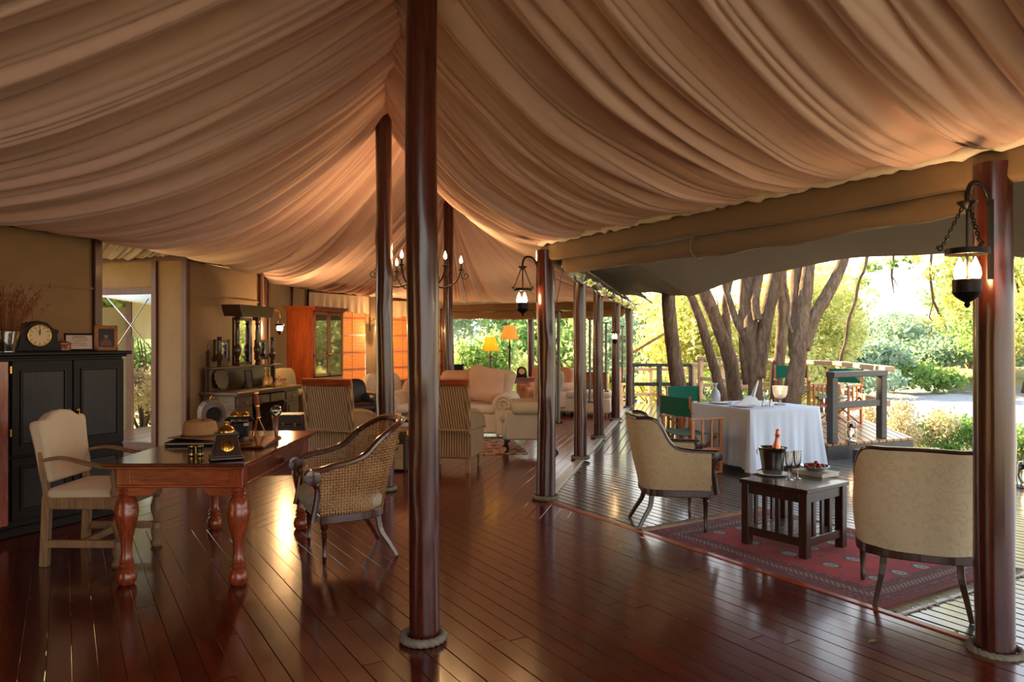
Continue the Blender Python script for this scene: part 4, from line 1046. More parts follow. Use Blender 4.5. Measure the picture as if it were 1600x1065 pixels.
# ---------------------------------------------------------------- slatted side table on the rug
t = thing('slatted_table', 'dark square slatted side table on the red rug', 'table', (2.085, 5.45, -.010), math.atan2(.60, .80))
a = .235
MB().box((0, 0, .468), (.555, .555, .028), ch=.004).obj('table_top', wood('dark table top', srgb(36, 26, 22), srgb(66, 48, 40), 'x', rough=.25, coat=.4), t)
for sx_ in (-1, 1):
    for sy in (-1, 1): MB().box((sx_*a, sy*a, .228), (.062, .062, .455), ch=.004).obj('leg', m_walnut, t)
for s in (-1, 1):
    for ax in (0, 1):
        def bx(c, d): return MB().box(c if not ax else (c[1], c[0], c[2]), d if not ax else (d[1], d[0], d[2]), ch=.003)
        bx((0, s*a, .415), (2*a-.06, .03, .07)).obj('apron', m_walnut, t)
        bx((0, s*a, .105), (2*a-.06, .03, .06)).obj('lower_rail', m_walnut, t)
        for k in (-1, 0, 1): bx((k*.105-.02, s*a, .258), (.036, .018, .25)).obj('slat', m_walnut, t)
for k in range(5): MB().box((0, -.168+k*.084, .125), (2*a-.03, .078, .016), ch=.002).obj('shelf_board', wood('shelf board', srgb(70, 52, 42), srgb(120, 96, 78), 'x', rough=.3, coat=.3), t)
# ---------------------------------------------------------------- red rug
def rug_mat(nt):
    v = nt.coord(); sp = nt.n('SeparateXYZ'); nt.l(v, sp.inputs[0]); X, Y = sp.outputs[0], sp.outputs[1]
    def cell(c, s): return nt.math('SUBTRACT', nt.math('FRACT', nt.math('ADD', nt.math('DIVIDE', c, s), .5)), .5)
    cx = nt.math('MULTIPLY', cell(X, .33), .33); cy = nt.math('MULTIPLY', cell(Y, .25), .25)
    d = nt.math('SQRT', nt.math('ADD', nt.math('POWER', nt.math('DIVIDE', cx, .075), 2.0), nt.math('POWER', nt.math('DIVIDE', cy, .058), 2.0)))
    ring = nt.ramp(d, [(0, (.95, .95, .95)), (.22, (.0, .0, .0)), (.32, (.9, .9, .9)), (.62, (.9, .9, .9)), (.72, (.1, .1, .1)), (.95, (.1, .1, .1)), (1.0, (0, 0, 0))], 'CONSTANT')
    gul = nt.math('LESS_THAN', d, 1.0)
    red = nt.ramp(nt.noise(v, 3.5, 5), [(.3, srgb(140, 10, 22)), (.7, srgb(206, 24, 40))])
    gc = nt.mixc(ring, srgb(40, 18, 26), srgb(176, 164, 158))
    fld = nt.mixc(gul, red, gc)
    # small crosses between the medallions
    c2x = nt.math('MULTIPLY', cell(nt.math('ADD', X, .165), .33), .33); c2y = nt.math('MULTIPLY', cell(nt.math('ADD', Y, .125), .25), .25)
    d2 = nt.math('ADD', nt.math('ABSOLUTE', c2x), nt.math('ABSOLUTE', c2y))
    fld = nt.mixc(nt.math('LESS_THAN', d2, .026), fld, srgb(96, 60, 62))
    ex = nt.math('SUBTRACT', 1.0, nt.math('ABSOLUTE', X)); ey = nt.math('SUBTRACT', .75, nt.math('ABSOLUTE', Y)); e = nt.math('MINIMUM', ex, ey)
    chk = nt.n('TexChecker'); chk.inputs['Scale'].default_value = 52; nt.l(v, chk.inputs['Vector'])
    w = nt.n('TexVoronoi'); w.inputs['Scale'].default_value = 26; nt.l(v, w.inputs['Vector'])
    bord = nt.mixc(nt.math('LESS_THAN', w.outputs['Distance'], .34), srgb(112, 12, 24), srgb(150, 88, 84))
    bord2 = nt.mixc(chk.outputs['Fac'], srgb(70, 14, 24), srgb(168, 124, 112))
    stripe = nt.math('GREATER_THAN', nt.math('SINE', nt.math('MULTIPLY', e, 150.0)), .35)
    col = nt.mixc(nt.math('LESS_THAN', e, .30), fld, nt.mixc(stripe, bord, srgb(92, 12, 24)))
    band = nt.math('MULTIPLY', nt.math('LESS_THAN', e, .215), nt.math('GREATER_THAN', e, .16)); col = nt.mixc(band, col, bord2)
    col = nt.mixc(nt.math('LESS_THAN', e, .055), col, srgb(138, 20, 30))
    nt.set(color=col, rough=.95, sheen=.15, spec=.1); nt.bump(nt.noise(v, 320, 2), .5, .004)
t = thing('rug', 'red oriental rug with rows of medallions on the deck', 'rug', (2.19, 5.37, -.018), math.atan2(-.854, .52))
P = []
for i in range(41):
    x = -1+2*i/40
    P.append([Vector((x+.01*math.sin(y*5+1), y*.75/.75+.008*math.sin(x*4), .008+.003*math.sin(x*6+y*4))) for y in [-.75+1.5*j/24 for j in range(25)]])
MB().shell(P, [[Vector((0, 0, -1))]*25]*41, .007).obj('pile', M('oriental rug', rug_mat), t, smooth=1)
rn = random.Random(9)
for sgn in (-1, 1):
    mb = MB()
    for k in range(150):
        y = -.75+1.5*(k+.5)/150; a = rn.uniform(-.5, .5); L = rn.uniform(.07, .115)
        mb.tube([(sgn*.995, y, .006), (sgn*(1.0+L*.5), y+a*.02, .013), (sgn*(1.0+L), y+a*.06, .004)], [.005, .007, .0035], 4)
    mb.obj('fringe', plain('fringe wool', srgb(196, 184, 160), .95), t, smooth=2, kind='stuff')
# ---------------------------------------------------------------- black cabinet on the left
cdir = Vector((.43, .903)); cr = Vector((-3.42, 6.48)); cw = 1.20
cmid = cr-cdir*(cw/2)
ang = math.atan2(cdir.y, cdir.x)               # local x along the front, local y into the wall
t = thing('linen_cabinet', 'black panelled double door cabinet against the left wall', 'cabinet', (cmid.x, cmid.y, 0), ang)
MB().box((0, .28, .70), (cw, .54, 1.34), ch=.006).obj('body', m_black, t)
MB().box((0, .27, .035), (cw+.03, .60, .07), ch=.008).obj('plinth', m_black, t)
mb = MB(); mb.box((0, .27, 1.375), (cw+.03, .60, .02), ch=.006); mb.obj('cornice_moulding', m_black, t)
MB().box((0, .265, 1.40), (cw+.09, .65, .03), ch=.01).obj('cabinet_top', m_black, t)
m_blackp = wood('ebonised panel', srgb(18, 12, 10), srgb(40, 27, 22), 'z', rough=.42, coat=.05, spec=.3)
for (x0, x1) in ((-.35, .125), (.135, .59)):
    for (z0, z1) in ((.12, .60), (.62, 1.345)):
        d = MB(); w = x1-x0; hh = z1-z0; c = ((x0+x1)/2, 0, (z0+z1)/2)
        d.box((c[0], -.004, c[2]), (w, .026, hh), ch=.003); dd = d.obj('door', m_black, t)
        MB().box((c[0], -.016, c[2]), (w-.15, .014, hh-.17), ch=.007).obj('panel', m_blackp, dd)
        for zz, dz in ((z0+.075, 0), (z1-.075, 0)): MB().box((c[0], -.022, zz), (w-.13, .014, .012), ch=.004).obj('panel_moulding', m_blackp, dd)
        for xx in (x0+.065, x1-.065): MB().box((xx, -.022, c[2]), (.012, .014, hh-.14), ch=.004).obj('panel_moulding', m_blackp, dd)
        hx = x1-.035 if x0 < 0 else x0+.035
        zz = .93 if z0 > .3 else .50
        MB().lathe([(.004, 0), (.018, .003), (.016, .010), (.006, .016), (.004, .02)], 12, (hx, -.018, zz), Matrix.Rotation(PI/2, 3, 'X')).obj('drop_plate', m_brass, dd, smooth=1)
        MB().lathe([(.003, .02), (.005, .0), (.012, -.025), (.013, -.035), (.006, -.046), (.001, -.048)], 10, (hx, -.034, zz-.012)).obj('drop_handle', m_brass, dd, smooth=1)
MB().box((-.475, -.006, .72), (.20, .02, 1.25), ch=.004).obj('side_stile', m_mahogz, t, label='reddish wooden stile')
for zz in (.80, 1.28): MB().box((-.365, -.02, zz), (.016, .02, .06), ch=.003).obj('hinge', m_brass, t)
CABZ = 1.415
def cabp(x, y): return Vector((cmid.x, cmid.y, 0))+Matrix.Rotation(ang, 3, 'Z') @ Vector((x, y, CABZ))
# ---------------------------------------------------------------- dresser with mirrors on the left wall
ddir = (Vector((-3.50, 12.2))-Vector((-3.87, 10.35))).normalized(); dmid = (Vector((-3.50, 12.2))+Vector((-3.87, 10.35)))/2; dang = math.atan2(ddir.y, ddir.x); dw = 1.88
t = thing('mirrored_dresser', 'greyed wooden dresser with three mirrors and turned columns', 'dresser', (dmid.x, dmid.y, 0), dang)
m_mirror = M('mirror glass', lambda nt: nt.set(color=(.92, .92, .9), rough=.02, metal=1.0))
MB().box((0, .27, .755), (dw+.06, .60, .04), ch=.008).obj('desk_top', m_greyw, t)
MB().box((0, .27, .725), (dw+.02, .56, .02), ch=.005).obj('top_moulding', m_greyw, t)
for s in (-1, 1):
    MB().box((s*(dw/2-.24), .29, .36), (.46, .50, .71), ch=.005).obj('pedestal', m_greyw, t)
    d = MB().box((s*(dw/2-.24), .028, .63), (.40, .025, .13), ch=.006).obj('drawer', m_greyw, t)
    MB().tube(spiral((s*(dw/2-.24), .0, .632), .035, .035, .5, 8, (1, 0, 0), (0, 0, -1)), .006, 6).obj('handle', m_brass, d, smooth=2)
    d = MB().box((s*(dw/2-.24), .028, .31), (.40, .025, .44), ch=.006).obj('door', m_greyw, t)
    MB().box((s*(dw/2-.24), .012, .31), (.28, .012, .32), ch=.005).obj('panel', m_greyw, d)
for k, x in enumerate((-.235, .235)):
    d = MB().box((x, .028, .63), (.43, .025, .13), ch=.006).obj('drawer', m_greyw, t)
    MB().tube(spiral((x, .0, .632), .035, .035, .5, 8, (1, 0, 0), (0, 0, -1)), .006, 6).obj('handle', m_brass, d, smooth=2)
MB().box((0, .535, .40), (dw-.9, .02, .62)).obj('kneehole_back', m_black, t)
MB().box((0, .50, .93), (dw, .03, .32), ch=.004).obj('back_board', m_walnut, t)
MB().box((0, .43, 1.11), (dw, .17, .03), ch=.005).obj('shelf', m_greyw, t)
for (x, w, z0, z1) in ((-.55, .36, 1.20, 1.52), (.0, .50, 1.13, 1.86), (.55, .36, 1.20, 1.52)):
    f = MB(); fw = .045
    f.box((x, .49, z0+fw/2), (w, .035, fw)); f.box((x, .49, z1-fw/2), (w, .035, fw)); f.box((x-w/2+fw/2, .49, (z0+z1)/2), (fw, .035, z1-z0)); f.box((x+w/2-fw/2, .49, (z0+z1)/2), (fw, .035, z1-z0))
    fo = f.obj('mirror_frame', m_walnut, t)
    MB().box((x, .492, (z0+z1)/2), (w-2*fw+.01, .012, z1-z0-2*fw+.01)).obj('mirror', m_mirror, fo)
colp = [(.034, 0), (.042, .02), (.024, .05), (.036, .08), (.022, .11), (.030, .13), (.052, .20), (.060, .26), (.040, .30), (.026, .33), (.032, .37), (.034, .50), (.024, .62), (.036, .64), (.028, .67), (.04, .70)]
for x in (-.28, .28, -.74, .74):
    hh = 1 if abs(x) < .5 else .62
    MB().lathe([(r_, z*hh) for r_, z in colp], 14, (x, .40, 1.125)).obj('turned_column', m_walnut, t, smooth=1)
mb = MB().prism([(-.42, 1.87), (.42, 1.87), (.46, 1.93), (.50, 2.04), (-.50, 2.04), (-.46, 1.93)], -.30, .30, Matrix.Translation((0, .38, 0)) @ Matrix.Rotation(PI/2, 4, 'X') @ Matrix.Scale(.5, 4, (0, 0, 1)))
mb.obj('cornice', m_walnut, t)
for s in (-1, 1):
    MB().box((s*.25, .40, 1.85), (.07, .10, .06), ch=.004).obj('column_cap', m_walnut, t)
    MB().lathe([(.012, 0), (.02, .03), (.010, .06), (.015, .08), (.002, .12)], 10, (s*.90, .47, 1.36)).box((s*.90, .47, 1.06), (.04, .06, .60)).obj('side_post', m_walnut, t, smooth=1)
DREZ = .778
def drep(x, y, z=DREZ): return Vector((dmid.x, dmid.y, 0))+Matrix.Rotation(dang, 3, 'Z') @ Vector((x, y, z))
# ---------------------------------------------------------------- glazed display cabinet further along the wall
g0 = gnd(490, 660); adir = Vector((.28, .96)).normalized()
aL = Vector((-3.75, 13.9)); aang = math.atan2(adir.y, adir.x)
t = thing('display_cabinet', 'tall reddish display cabinet with glazed doors by the bamboo blinds', 'cabinet', (aL.x, aL.y, 0), aang)
aw = 1.15
MB().box((aw/2, .30, .40), (aw, .56, .80), ch=.006).obj('base', m_redw, t)
MB().box((.015, .30, 1.44), (.03, .56, 1.28), ch=.004).obj('side_panel', m_redw, t)
MB().box((aw-.015, .30, 1.44), (.03, .56, 1.28), ch=.004).obj('side_panel', m_redw, t)
MB().box((aw/2, .57, 1.44), (aw, .02, 1.28)).obj('back_panel', m_redw, t)
for z in (1.2, 1.62): MB().box((aw/2, .30, z), (aw-.06, .50, .02)).obj('shelf', m_redw, t)
for k in range(3): MB().box((aw/2, .28, 2.085+k*.03), (aw+.02+k*.05, .60+k*.05, .032), ch=.006).obj('cornice_step', m_redw, t)
for k in range(2):
    x0 = .03+k*(aw-.06)/2; w = (aw-.06)/2-.004; z0, z1 = .82, 2.06
    f = MB(); fw = .055
    f.box((x0+w/2, .01, z0+fw/2), (w, .028, fw)); f.box((x0+w/2, .01, z1-fw/2), (w, .028, fw)); f.box((x0+fw/2, .01, (z0+z1)/2), (fw, .028, z1-z0)); f.box((x0+w-fw/2, .01, (z0+z1)/2), (fw, .028, z1-z0)); f.box((x0+w/2, .01, 1.22), (w, .028, .05))
    fo = f.obj('door', m_redw, t)
    MB().box((x0+w/2, .012, (1.24+z1-fw)/2), (w-2*fw+.01, .006, z1-fw-1.24)).obj('pane', M('cabinet glass', lambda nt: nt.set(color=(.25, .27, .25), rough=.03, metal=.75)), fo)
    MB().box((x0+w/2, .012, (z0+fw+1.20)/2), (w-2*fw+.01, .006, 1.20-z0-fw)).obj('pane', M('cabinet glass', None), fo)
    MB().lathe([(.006, 0), (.016, .01), (.012, .02), (.02, .03), (.002, .035)], 10, (x0+(w-.03 if k == 0 else .03), -.004, 1.25), Matrix.Rotation(PI/2, 3, 'X')).obj('knob', m_brass, fo, smooth=1)
# ---------------------------------------------------------------- lamps
WARM = (1.0, .58, .24)
m_bulb = emis('lit bulb', (1.0, .66, .30), 20.0)
m_flame = emis('flame', (1.0, .55, .20), 10.0)
def plight(name, loc, w, r=.03, parent=None, col=WARM):
    l = bpy.data.lights.new(name, 'POINT'); l.energy = w; l.color = col; l.shadow_soft_size = r
    o = bpy.data.objects.new(name, l); COL.objects.link(o); o.location = loc
    if parent: o.parent = parent
    return o
bulbp = [(.004, -.03), (.013, -.022), (.017, -.008), (.014, .012), (.006, .034), (.001, .046)]
def chain(mb, a, b, r=.012, w=.0032):
    a = Vector(a); b = Vector(b); L = (b-a).length; n = max(3, int(L/(r*1.55))); d = (b-a).normalized()
    s = d.orthogonal().normalized(); u = d.cross(s)
    for i in range(n):
        c = a.lerp(b, (i+.5)/n); q = s if i % 2 else u
        mb.tube([c+d*(math.cos(k*PI/4)*r*1.05)+q*(math.sin(k*PI/4)*r*.62) for k in range(8)], w, 5, closed=True)
def lantern(label, c, post, power, scale=1.0, glassr=False):
    """bell shaped bowl lantern hung by three chains from a bracket on a pole or wall"""
    t = thing('hanging_lantern', label, 'lantern', c); S = scale
    rel = Vector(post)-Vector(c); rel.z = 0
    q = cat([(0, 0, .225*S), (0, 0, .27*S), tuple(rel*.22+Vector((0, 0, .325*S))), tuple(rel*.70+Vector((0, 0, .315*S))), (rel.x, rel.y, .22*S), (rel.x, rel.y, -.02*S)], 6)
    MB().tube([v for v in q], .011*S, 8).obj('bracket', m_iron, t, smooth=2)
    MB().bar((rel.x, rel.y, .26*S), (rel.x, rel.y, -.12*S), .03*S, .02*S, up=(1, 0, 0)).obj('back_plate', m_iron, t)
    MB().lathe([(.006*S, .24*S), (.018*S, .225*S), (.045*S, .232*S), (.042*S, .222*S), (.018*S, .205*S), (.012*S, .195*S)], 16, (0, 0, 0)).obj('canopy', m_iron, t, smooth=1)
    P = []
    for i in range(33):
        a = 2*PI*i/32; P.append([Vector((math.cos(a)*.092*S, math.sin(a)*.092*S, z*S)) for z in (-.014, .014)])
    MB().shell(P, [[Vector((-math.cos(2*PI*i/32), -math.sin(2*PI*i/32), 0))]*2 for i in range(33)], .006*S).obj('ring_band', m_iron, t, smooth=1)
    for k in range(3):
        a = 2*PI*k/3+.5; e = Vector((math.cos(a)*.098*S, math.sin(a)*.098*S, .02*S))
        mb = MB(); chain(mb, (math.cos(a)*.02*S, math.sin(a)*.02*S, .205*S), e+Vector((0, 0, .012*S)), .011*S, .003*S); mb.obj('chain', m_iron, t, smooth=2, kind='stuff')
        MB().tube(spiral(e+Vector((math.cos(a)*.012*S, math.sin(a)*.012*S, 0)), .016*S, .005*S, 1.3, 14, (math.cos(a), math.sin(a), 0), (0, 0, 1)), .0035*S, 6).obj('scroll_hook', m_iron, t, smooth=2)
        MB().bar((0, 0, 0), e*.93-Vector((0, 0, .02*S)), .008*S, .006*S).obj('spoke', m_iron, t)
        b = (math.cos(a+.6)*.036*S, math.sin(a+.6)*.036*S, -.095*S)
        MB().lathe([(r_*1.5*S, z*1.5*S) for r_, z in bulbp], 12, b).obj('bulb', m_bulb, t, smooth=2)
    MB().tube([(0, 0, .20*S), (0, 0, -.16*S)], .006*S, 8).obj('stem', m_iron, t, smooth=1)
    MB().lathe([(.058*S, -.128*S), (.062*S, -.132*S), (.060*S, -.175*S), (.062*S, -.19*S), (.048*S, -.21*S), (.024*S, -.228*S), (.010*S, -.236*S), (.014*S, -.246*S), (.008*S, -.258*S), (.001*S, -.262*S)], 20).obj('bowl', m_iron, t, smooth=1)
    plight('lantern_light', (0, 0, -.085*S), power, .035*S, t)
    return t
lantern('lit iron bowl lantern on the right foreground pole', (2.115, 3.42, 1.915), (2.285, 3.52, 0), 22)
lantern('lit iron bowl lantern on the corner pole', (.10, 6.90, 1.98), (.24, 6.97, 0), 20, .95)
lantern('small lit lantern on the third far pole', (1.93, 13.80, 1.66), (1.96, 13.93, 0), 8, .9)
def sconce(label, c, wallp, power):
    t = thing('wall_lantern', label, 'lamp', c); rel = Vector(wallp)-Vector(c); rel.z = 0
    q = cat([(0, 0, .13), (0, 0, .20), tuple(rel*.2+Vector((0, 0, .26))), tuple(rel*.75+Vector((0, 0, .23))), (rel.x, rel.y, .10)], 6)
    MB().tube(q, .011, 8).obj('bracket', m_brass, t, smooth=2)
    MB().bar((rel.x, rel.y, .30), (rel.x, rel.y, -.05), .05, .03, up=(1, 0, 0)).obj('back_plate', m_walnut, t)
    for k in range(3):
        a = 2*PI*k/3+.4; MB().tube([(0, 0, .13), (math.cos(a)*.075, math.sin(a)*.075, .03)], .004, 5).obj('chain', m_iron, t)
    P = [[Vector((math.cos(a)*.08, math.sin(a)*.08, z)) for z in (.0, .03)] for a in [2*PI*i/24 for i in range(25)]]
    MB().shell(P, [[Vector((-p[0].x, -p[0].y, 0)).normalized()]*2 for p in P], .006).obj('ring_band', m_iron, t, smooth=1)
    MB().lathe([(.03, .0), (.048, -.012), (.05, -.05), (.044, -.075), (.03, -.085)], 16).obj('lamp_glass', m_bulb, t, smooth=1)
    MB().lathe([(.05, -.085), (.045, -.11), (.02, -.135), (.012, -.15), (.001, -.17)], 14).obj('bowl', m_iron, t, smooth=1)
    n_ = Vector((-rel.x, -rel.y, 0)).normalized()*.10; plight('sconce_light', (n_.x, n_.y, -.05), power, .03, t)
def on_wall(px, a, b, off):
    a = Vector(a[:2]); b = Vector(b[:2]); d = (b-a).normalized(); k = (px-800)/F; s = (k*a.y-a.x)/(d.x-k*d.y); n = Vector((d.y, -d.x))
    if n.dot(-a) < 0: n = -n
    p = a+d*s; return p, p+n*off
p, q = on_wall(432, WB, WC, .32)
sconce('lit brass wall lantern between the dresser and display cabinet', (-3.96, 12.55, 1.76), (-4.26, 12.55, 0), 60)
p, q = on_wall(578, (WD[0]*.3+WE[0]*.7, WD[1]*.3+WE[1]*.7), WE, .30)
sconce('lit wall lantern on the tan panel between the bamboo blinds', (q.x, q.y, 1.80), (p.x, p.y, 0), 45)
# chandelier
t = thing('chandelier', 'iron six armed chandelier with candle bulbs behind the foreground pole', 'chandelier', (-1.0, 8.0, 2.22))
MB().tube([(0, 0, -.12), (0, 0, .3), (0, 0, 1.42)], .010, 8).obj('stem', m_iron, t, smooth=1)
MB().lathe([(.001, -.16), (.02, -.14), (.03, -.10), (.018, -.07), (.028, -.03), (.016, 0), (.02, .06), (.012, .1)], 14).obj('hub', m_iron, t, smooth=1)
for k in range(6):
    a = 2*PI*k/6+.22; cx, cy = math.cos(a), math.sin(a)
    q = cat([(cx*.02, cy*.02, -.02), (cx*.12, cy*.12, -.10), (cx*.27, cy*.27, -.135), (cx*.40, cy*.40, -.06), (cx*.45, cy*.45, .06)], 6)
    MB().tube(q, .009, 7).obj('arm', m_iron, t, smooth=2)
    MB().tube(spiral((cx*.50, cy*.50, .0), .05, .012, 1.4, 20, (cx, cy, 0), (0, 0, 1), 1.8), .005, 6).obj('scroll', m_iron, t, smooth=2)
    MB().lathe([(.008, .05), (.03, .062), (.03, .068), (.012, .074), (.012, .13)], 12, (cx*.45, cy*.45, 0)).obj('candle_cup', m_iron, t, smooth=1)
    MB().lathe([(r_*1.05, z*1.1) for r_, z in bulbp], 12, (cx*.45, cy*.45, .165)).obj('bulb', m_bulb, t, smooth=2)
    plight('candle_light', (cx*.45, cy*.45, .245), 5.5, .02, t)
# table lamps with orange shades
def table_lamp(label, loc, h, rt, rb, sh, col, w):
    t = thing('table_lamp', label, 'lamp', loc); zb = h-sh
    MB().lathe([(.08, 0), (.08, .02), (.03, .045), (.035, .09), (.018, .14), (.024, .3), (.018, zb*.75), (.035, zb*.8), (.016, zb*.85), (.01, h-.02)], 16).obj('lamp_base', m_walnut, t, smooth=1)
    P = [[Vector((math.cos(a)*r_, math.sin(a)*r_, z)) for r_, z in ((rb, zb), ((rb+rt)/2, zb+sh/2), (rt, h))] for a in [2*PI*i/28 for i in range(29)]]
    MB().shell(P, [[Vector((-p[0].x, -p[0].y, 0)).normalized()]*3 for p in P], .003).obj('lamp_shade', cloth(col[0], col[1], trans=.6, weave=120), t, smooth=1)
    MB().lathe([(r_*1.6, z*1.6) for r_, z in bulbp], 12, (0, 0, zb+sh*.45)).obj('bulb', m_bulb, t, smooth=2)
    plight('lamp_light', (0, 0, zb+sh*.45+.11), w, .02, t, (1, .72, .36))
table_lamp('tall orange shaded lamp on the side table with the black clock', (-.05, 15.25, .752), 1.07, .11, .20, .29, ('orange shade', srgb(255, 222, 160)), 16)
table_lamp('shorter yellow shaded lamp behind the sofa cushions', (-.38, 13.0, .872), .70, .085, .155, .25, ('yellow shade', srgb(255, 236, 110)), 15)
# ---------------------------------------------------------------- sitting area
def wicker_mat(nt):
    v = nt.coord(); w = nt.n('TexWave', wave_type='BANDS', bands_direction='X'); w.inputs['Scale'].default_value = 15; vr = nt.coord(rot=(0, 0, PI/4)); w.inputs['Distortion'].default_value = 1.2; nt.l(vr, w.inputs['Vector'])
    w2 = nt.n('TexWave', wave_type='BANDS', bands_direction='Z'); w2.inputs['Scale'].default_value = 26; nt.l(v, w2.inputs['Vector'])
    h = nt.math('ADD', w.outputs['Fac'], nt.math('MULTIPLY', w2.outputs['Fac'], .45))
    c = nt.ramp(nt.math('MULTIPLY', h, .7), [(.1, srgb(84, 60, 36)), (.5, srgb(158, 122, 78)), (1, srgb(196, 160, 110))])
    nt.set(color=c, rough=.6); nt.bump(h, .8, .008)
m_wick = M('wicker weave', wicker_mat)
def wicker(label, loc, rz):
    t = thing('wicker_armchair', label, 'chair', loc, rz, 'high backed wicker chairs')
    MB().box((0, -.02, .32), (.60, .60, .32), ch=.02).obj('seat_box', m_wick, t)
    MB().box((0, -.05, .50), (.50, .50, .07), ch=.03).obj('seat_cushion', m_linen, t, smooth=1)
    Rm = Matrix.Rotation(-.12, 3, 'X')
    MB().box((0, .32, .74), (.52, .035, .56), Rm, ch=.008).obj('back_panel', m_wick, t)
    for s in (-1, 1):
        MB().box((s*.285, .32, .74), (.055, .05, .60), Rm, ch=.012).obj('back_stile', m_wick, t)
        MB().lathe([(.022, 0), (.026, .16)], 10, (s*.25, -.27, 0)).obj('leg', m_oak, t, smooth=1)
        MB().box((s*.26, .25, .08), (.05, .05, .16), ch=.004).obj('leg', m_oak, t)
        q = [(y, z) for y, z in ((.30, .48), (.30, .70), (.16, .69), (0, .665), (-.18, .62), (-.28, .56), (-.32, .48))]
        MB().prism([(y, z) for y, z in q], -.028, .028, Matrix.Translation((s*.285, 0, 0)) @ Matrix(((0, 0, 1, 0), (1, 0, 0, 0), (0, 1, 0, 0), (0, 0, 0, 1)))).obj('arm_panel', m_wick, t, bevel=.01)
        MB().tube(cat([(s*.285, .32, .71), (s*.285, .1, .69), (s*.285, -.15, .64), (s*.285, -.29, .56), (s*.285, -.325, .46)], 5), .035, 9).obj('arm_roll', m_wick, t, smooth=2)
    MB().box((0, .36, 1.035), (.62, .05, .085), Rm, ch=.008).obj('top_rail', m_mahog, t)
    MB().tube([(-.30, .31, .485), (.30, .31, .485)], .016, 8).obj('braid', m_wick, t, smooth=1)
    n = 0
    for i in range(-2, 3):
        for j in range(-3, 4):
            if abs(i)/2.6+abs(j)/3.8 > 1: continue
            if (i+j) % 2: continue
            MB().box((j*.030, .353-.02+.0, .80+i*.022), (.020, .012, .020), Rm @ Matrix.Rotation(PI/4, 3, 'Y')).obj('diamond', m_sill, t)
    return t
wk = wicker('high backed wicker chair right of the foreground pole, seen from behind', (-.70, 8.66, 0), face_to(.22, .97))
dup(wk, (-1.98, 8.62, 0), face_to(.28, .96), 'high backed wicker chair behind the writing desk and cane chair')
# sofa
t = thing('sofa', 'big cream linen sofa with rolled arms facing the room', 'sofa', (-.98, 11.75, 0), face_to(-.12, -.99))
MB().box((0, 0, .24), (1.62, .82, .32), ch=.03).obj('seat_base', m_linen, t, smooth=1)
MB().puff((0, .36, .62), (1.75, .30, .62), e=.25, n=28).obj('backrest', m_peach, t, smooth=2)
for s in (-1, 1):
    mb = MB(); P = []
    q = spiral((0, 0), 1, 1, 1, 1) if 0 else None
    MB().box((s*.88, -.02, .26), (.20, .84, .40), ch=.03).obj('arm_base', m_linen, t, smooth=1)
    ro = MB().lathe([(.02, -.45), (.15, -.45), (.175, -.43), (.175, .40), (.14, .42)], 22, (s*.90, 0, .52), Matrix.Rotation(PI/2, 3, 'X')).obj('arm_roll', m_linen, t, smooth=1)
    MB().tube(spiral((s*.90, -.452 if 0 else -.44, .52), .145, .02, 2.2, 50, (1, 0, 0), (0, 0, 1), .3), .012, 6).obj('arm_front_pleat', m_linen, ro, smooth=2)
    MB().puff((s*.40, -.05, .45), (.80, .78, .16), e=.2, n=22).obj('seat_cushion', m_linen, t, smooth=2)
def cushion(label, loc, size, R, m):
    o = MB(); o.puff((0, 0, 0), size, None, e=.45, n=24, m=12)
    # pinch the corners
    o.v = [(x*(1+.10*(abs(z_)/size[2]*2)**2*0+.12*(abs(x*y_)/(size[0]*size[1]/4))**2), y_*(1+.12*(abs(x*y_)/(size[0]*size[1]/4))**2), z_*(1-.55*max(abs(x)/size[0]*2, abs(y_)/size[1]*2)**4)) for x, y_, z_ in o.v]
    r = o.obj('cushion', m, None, smooth=2); r.location = loc; r.rotation_euler = R; return tag(r, label, 'cushion')
cushion('big peach cushion leaning on the sofa arm', (-.40, 11.50, .82), (.58, .58, .20), (1.15, .25, .35), m_peach)
cushion('pale cushion tucked behind the big peach cushion on the sofa', (-.20, 11.82, .80), (.50, .50, .16), (1.25, .1, -.5), m_linen)
cushion('peach cushion at the middle of the sofa back', (-.85, 11.62, .80), (.52, .50, .17), (1.2, 0, .1), m_peach)
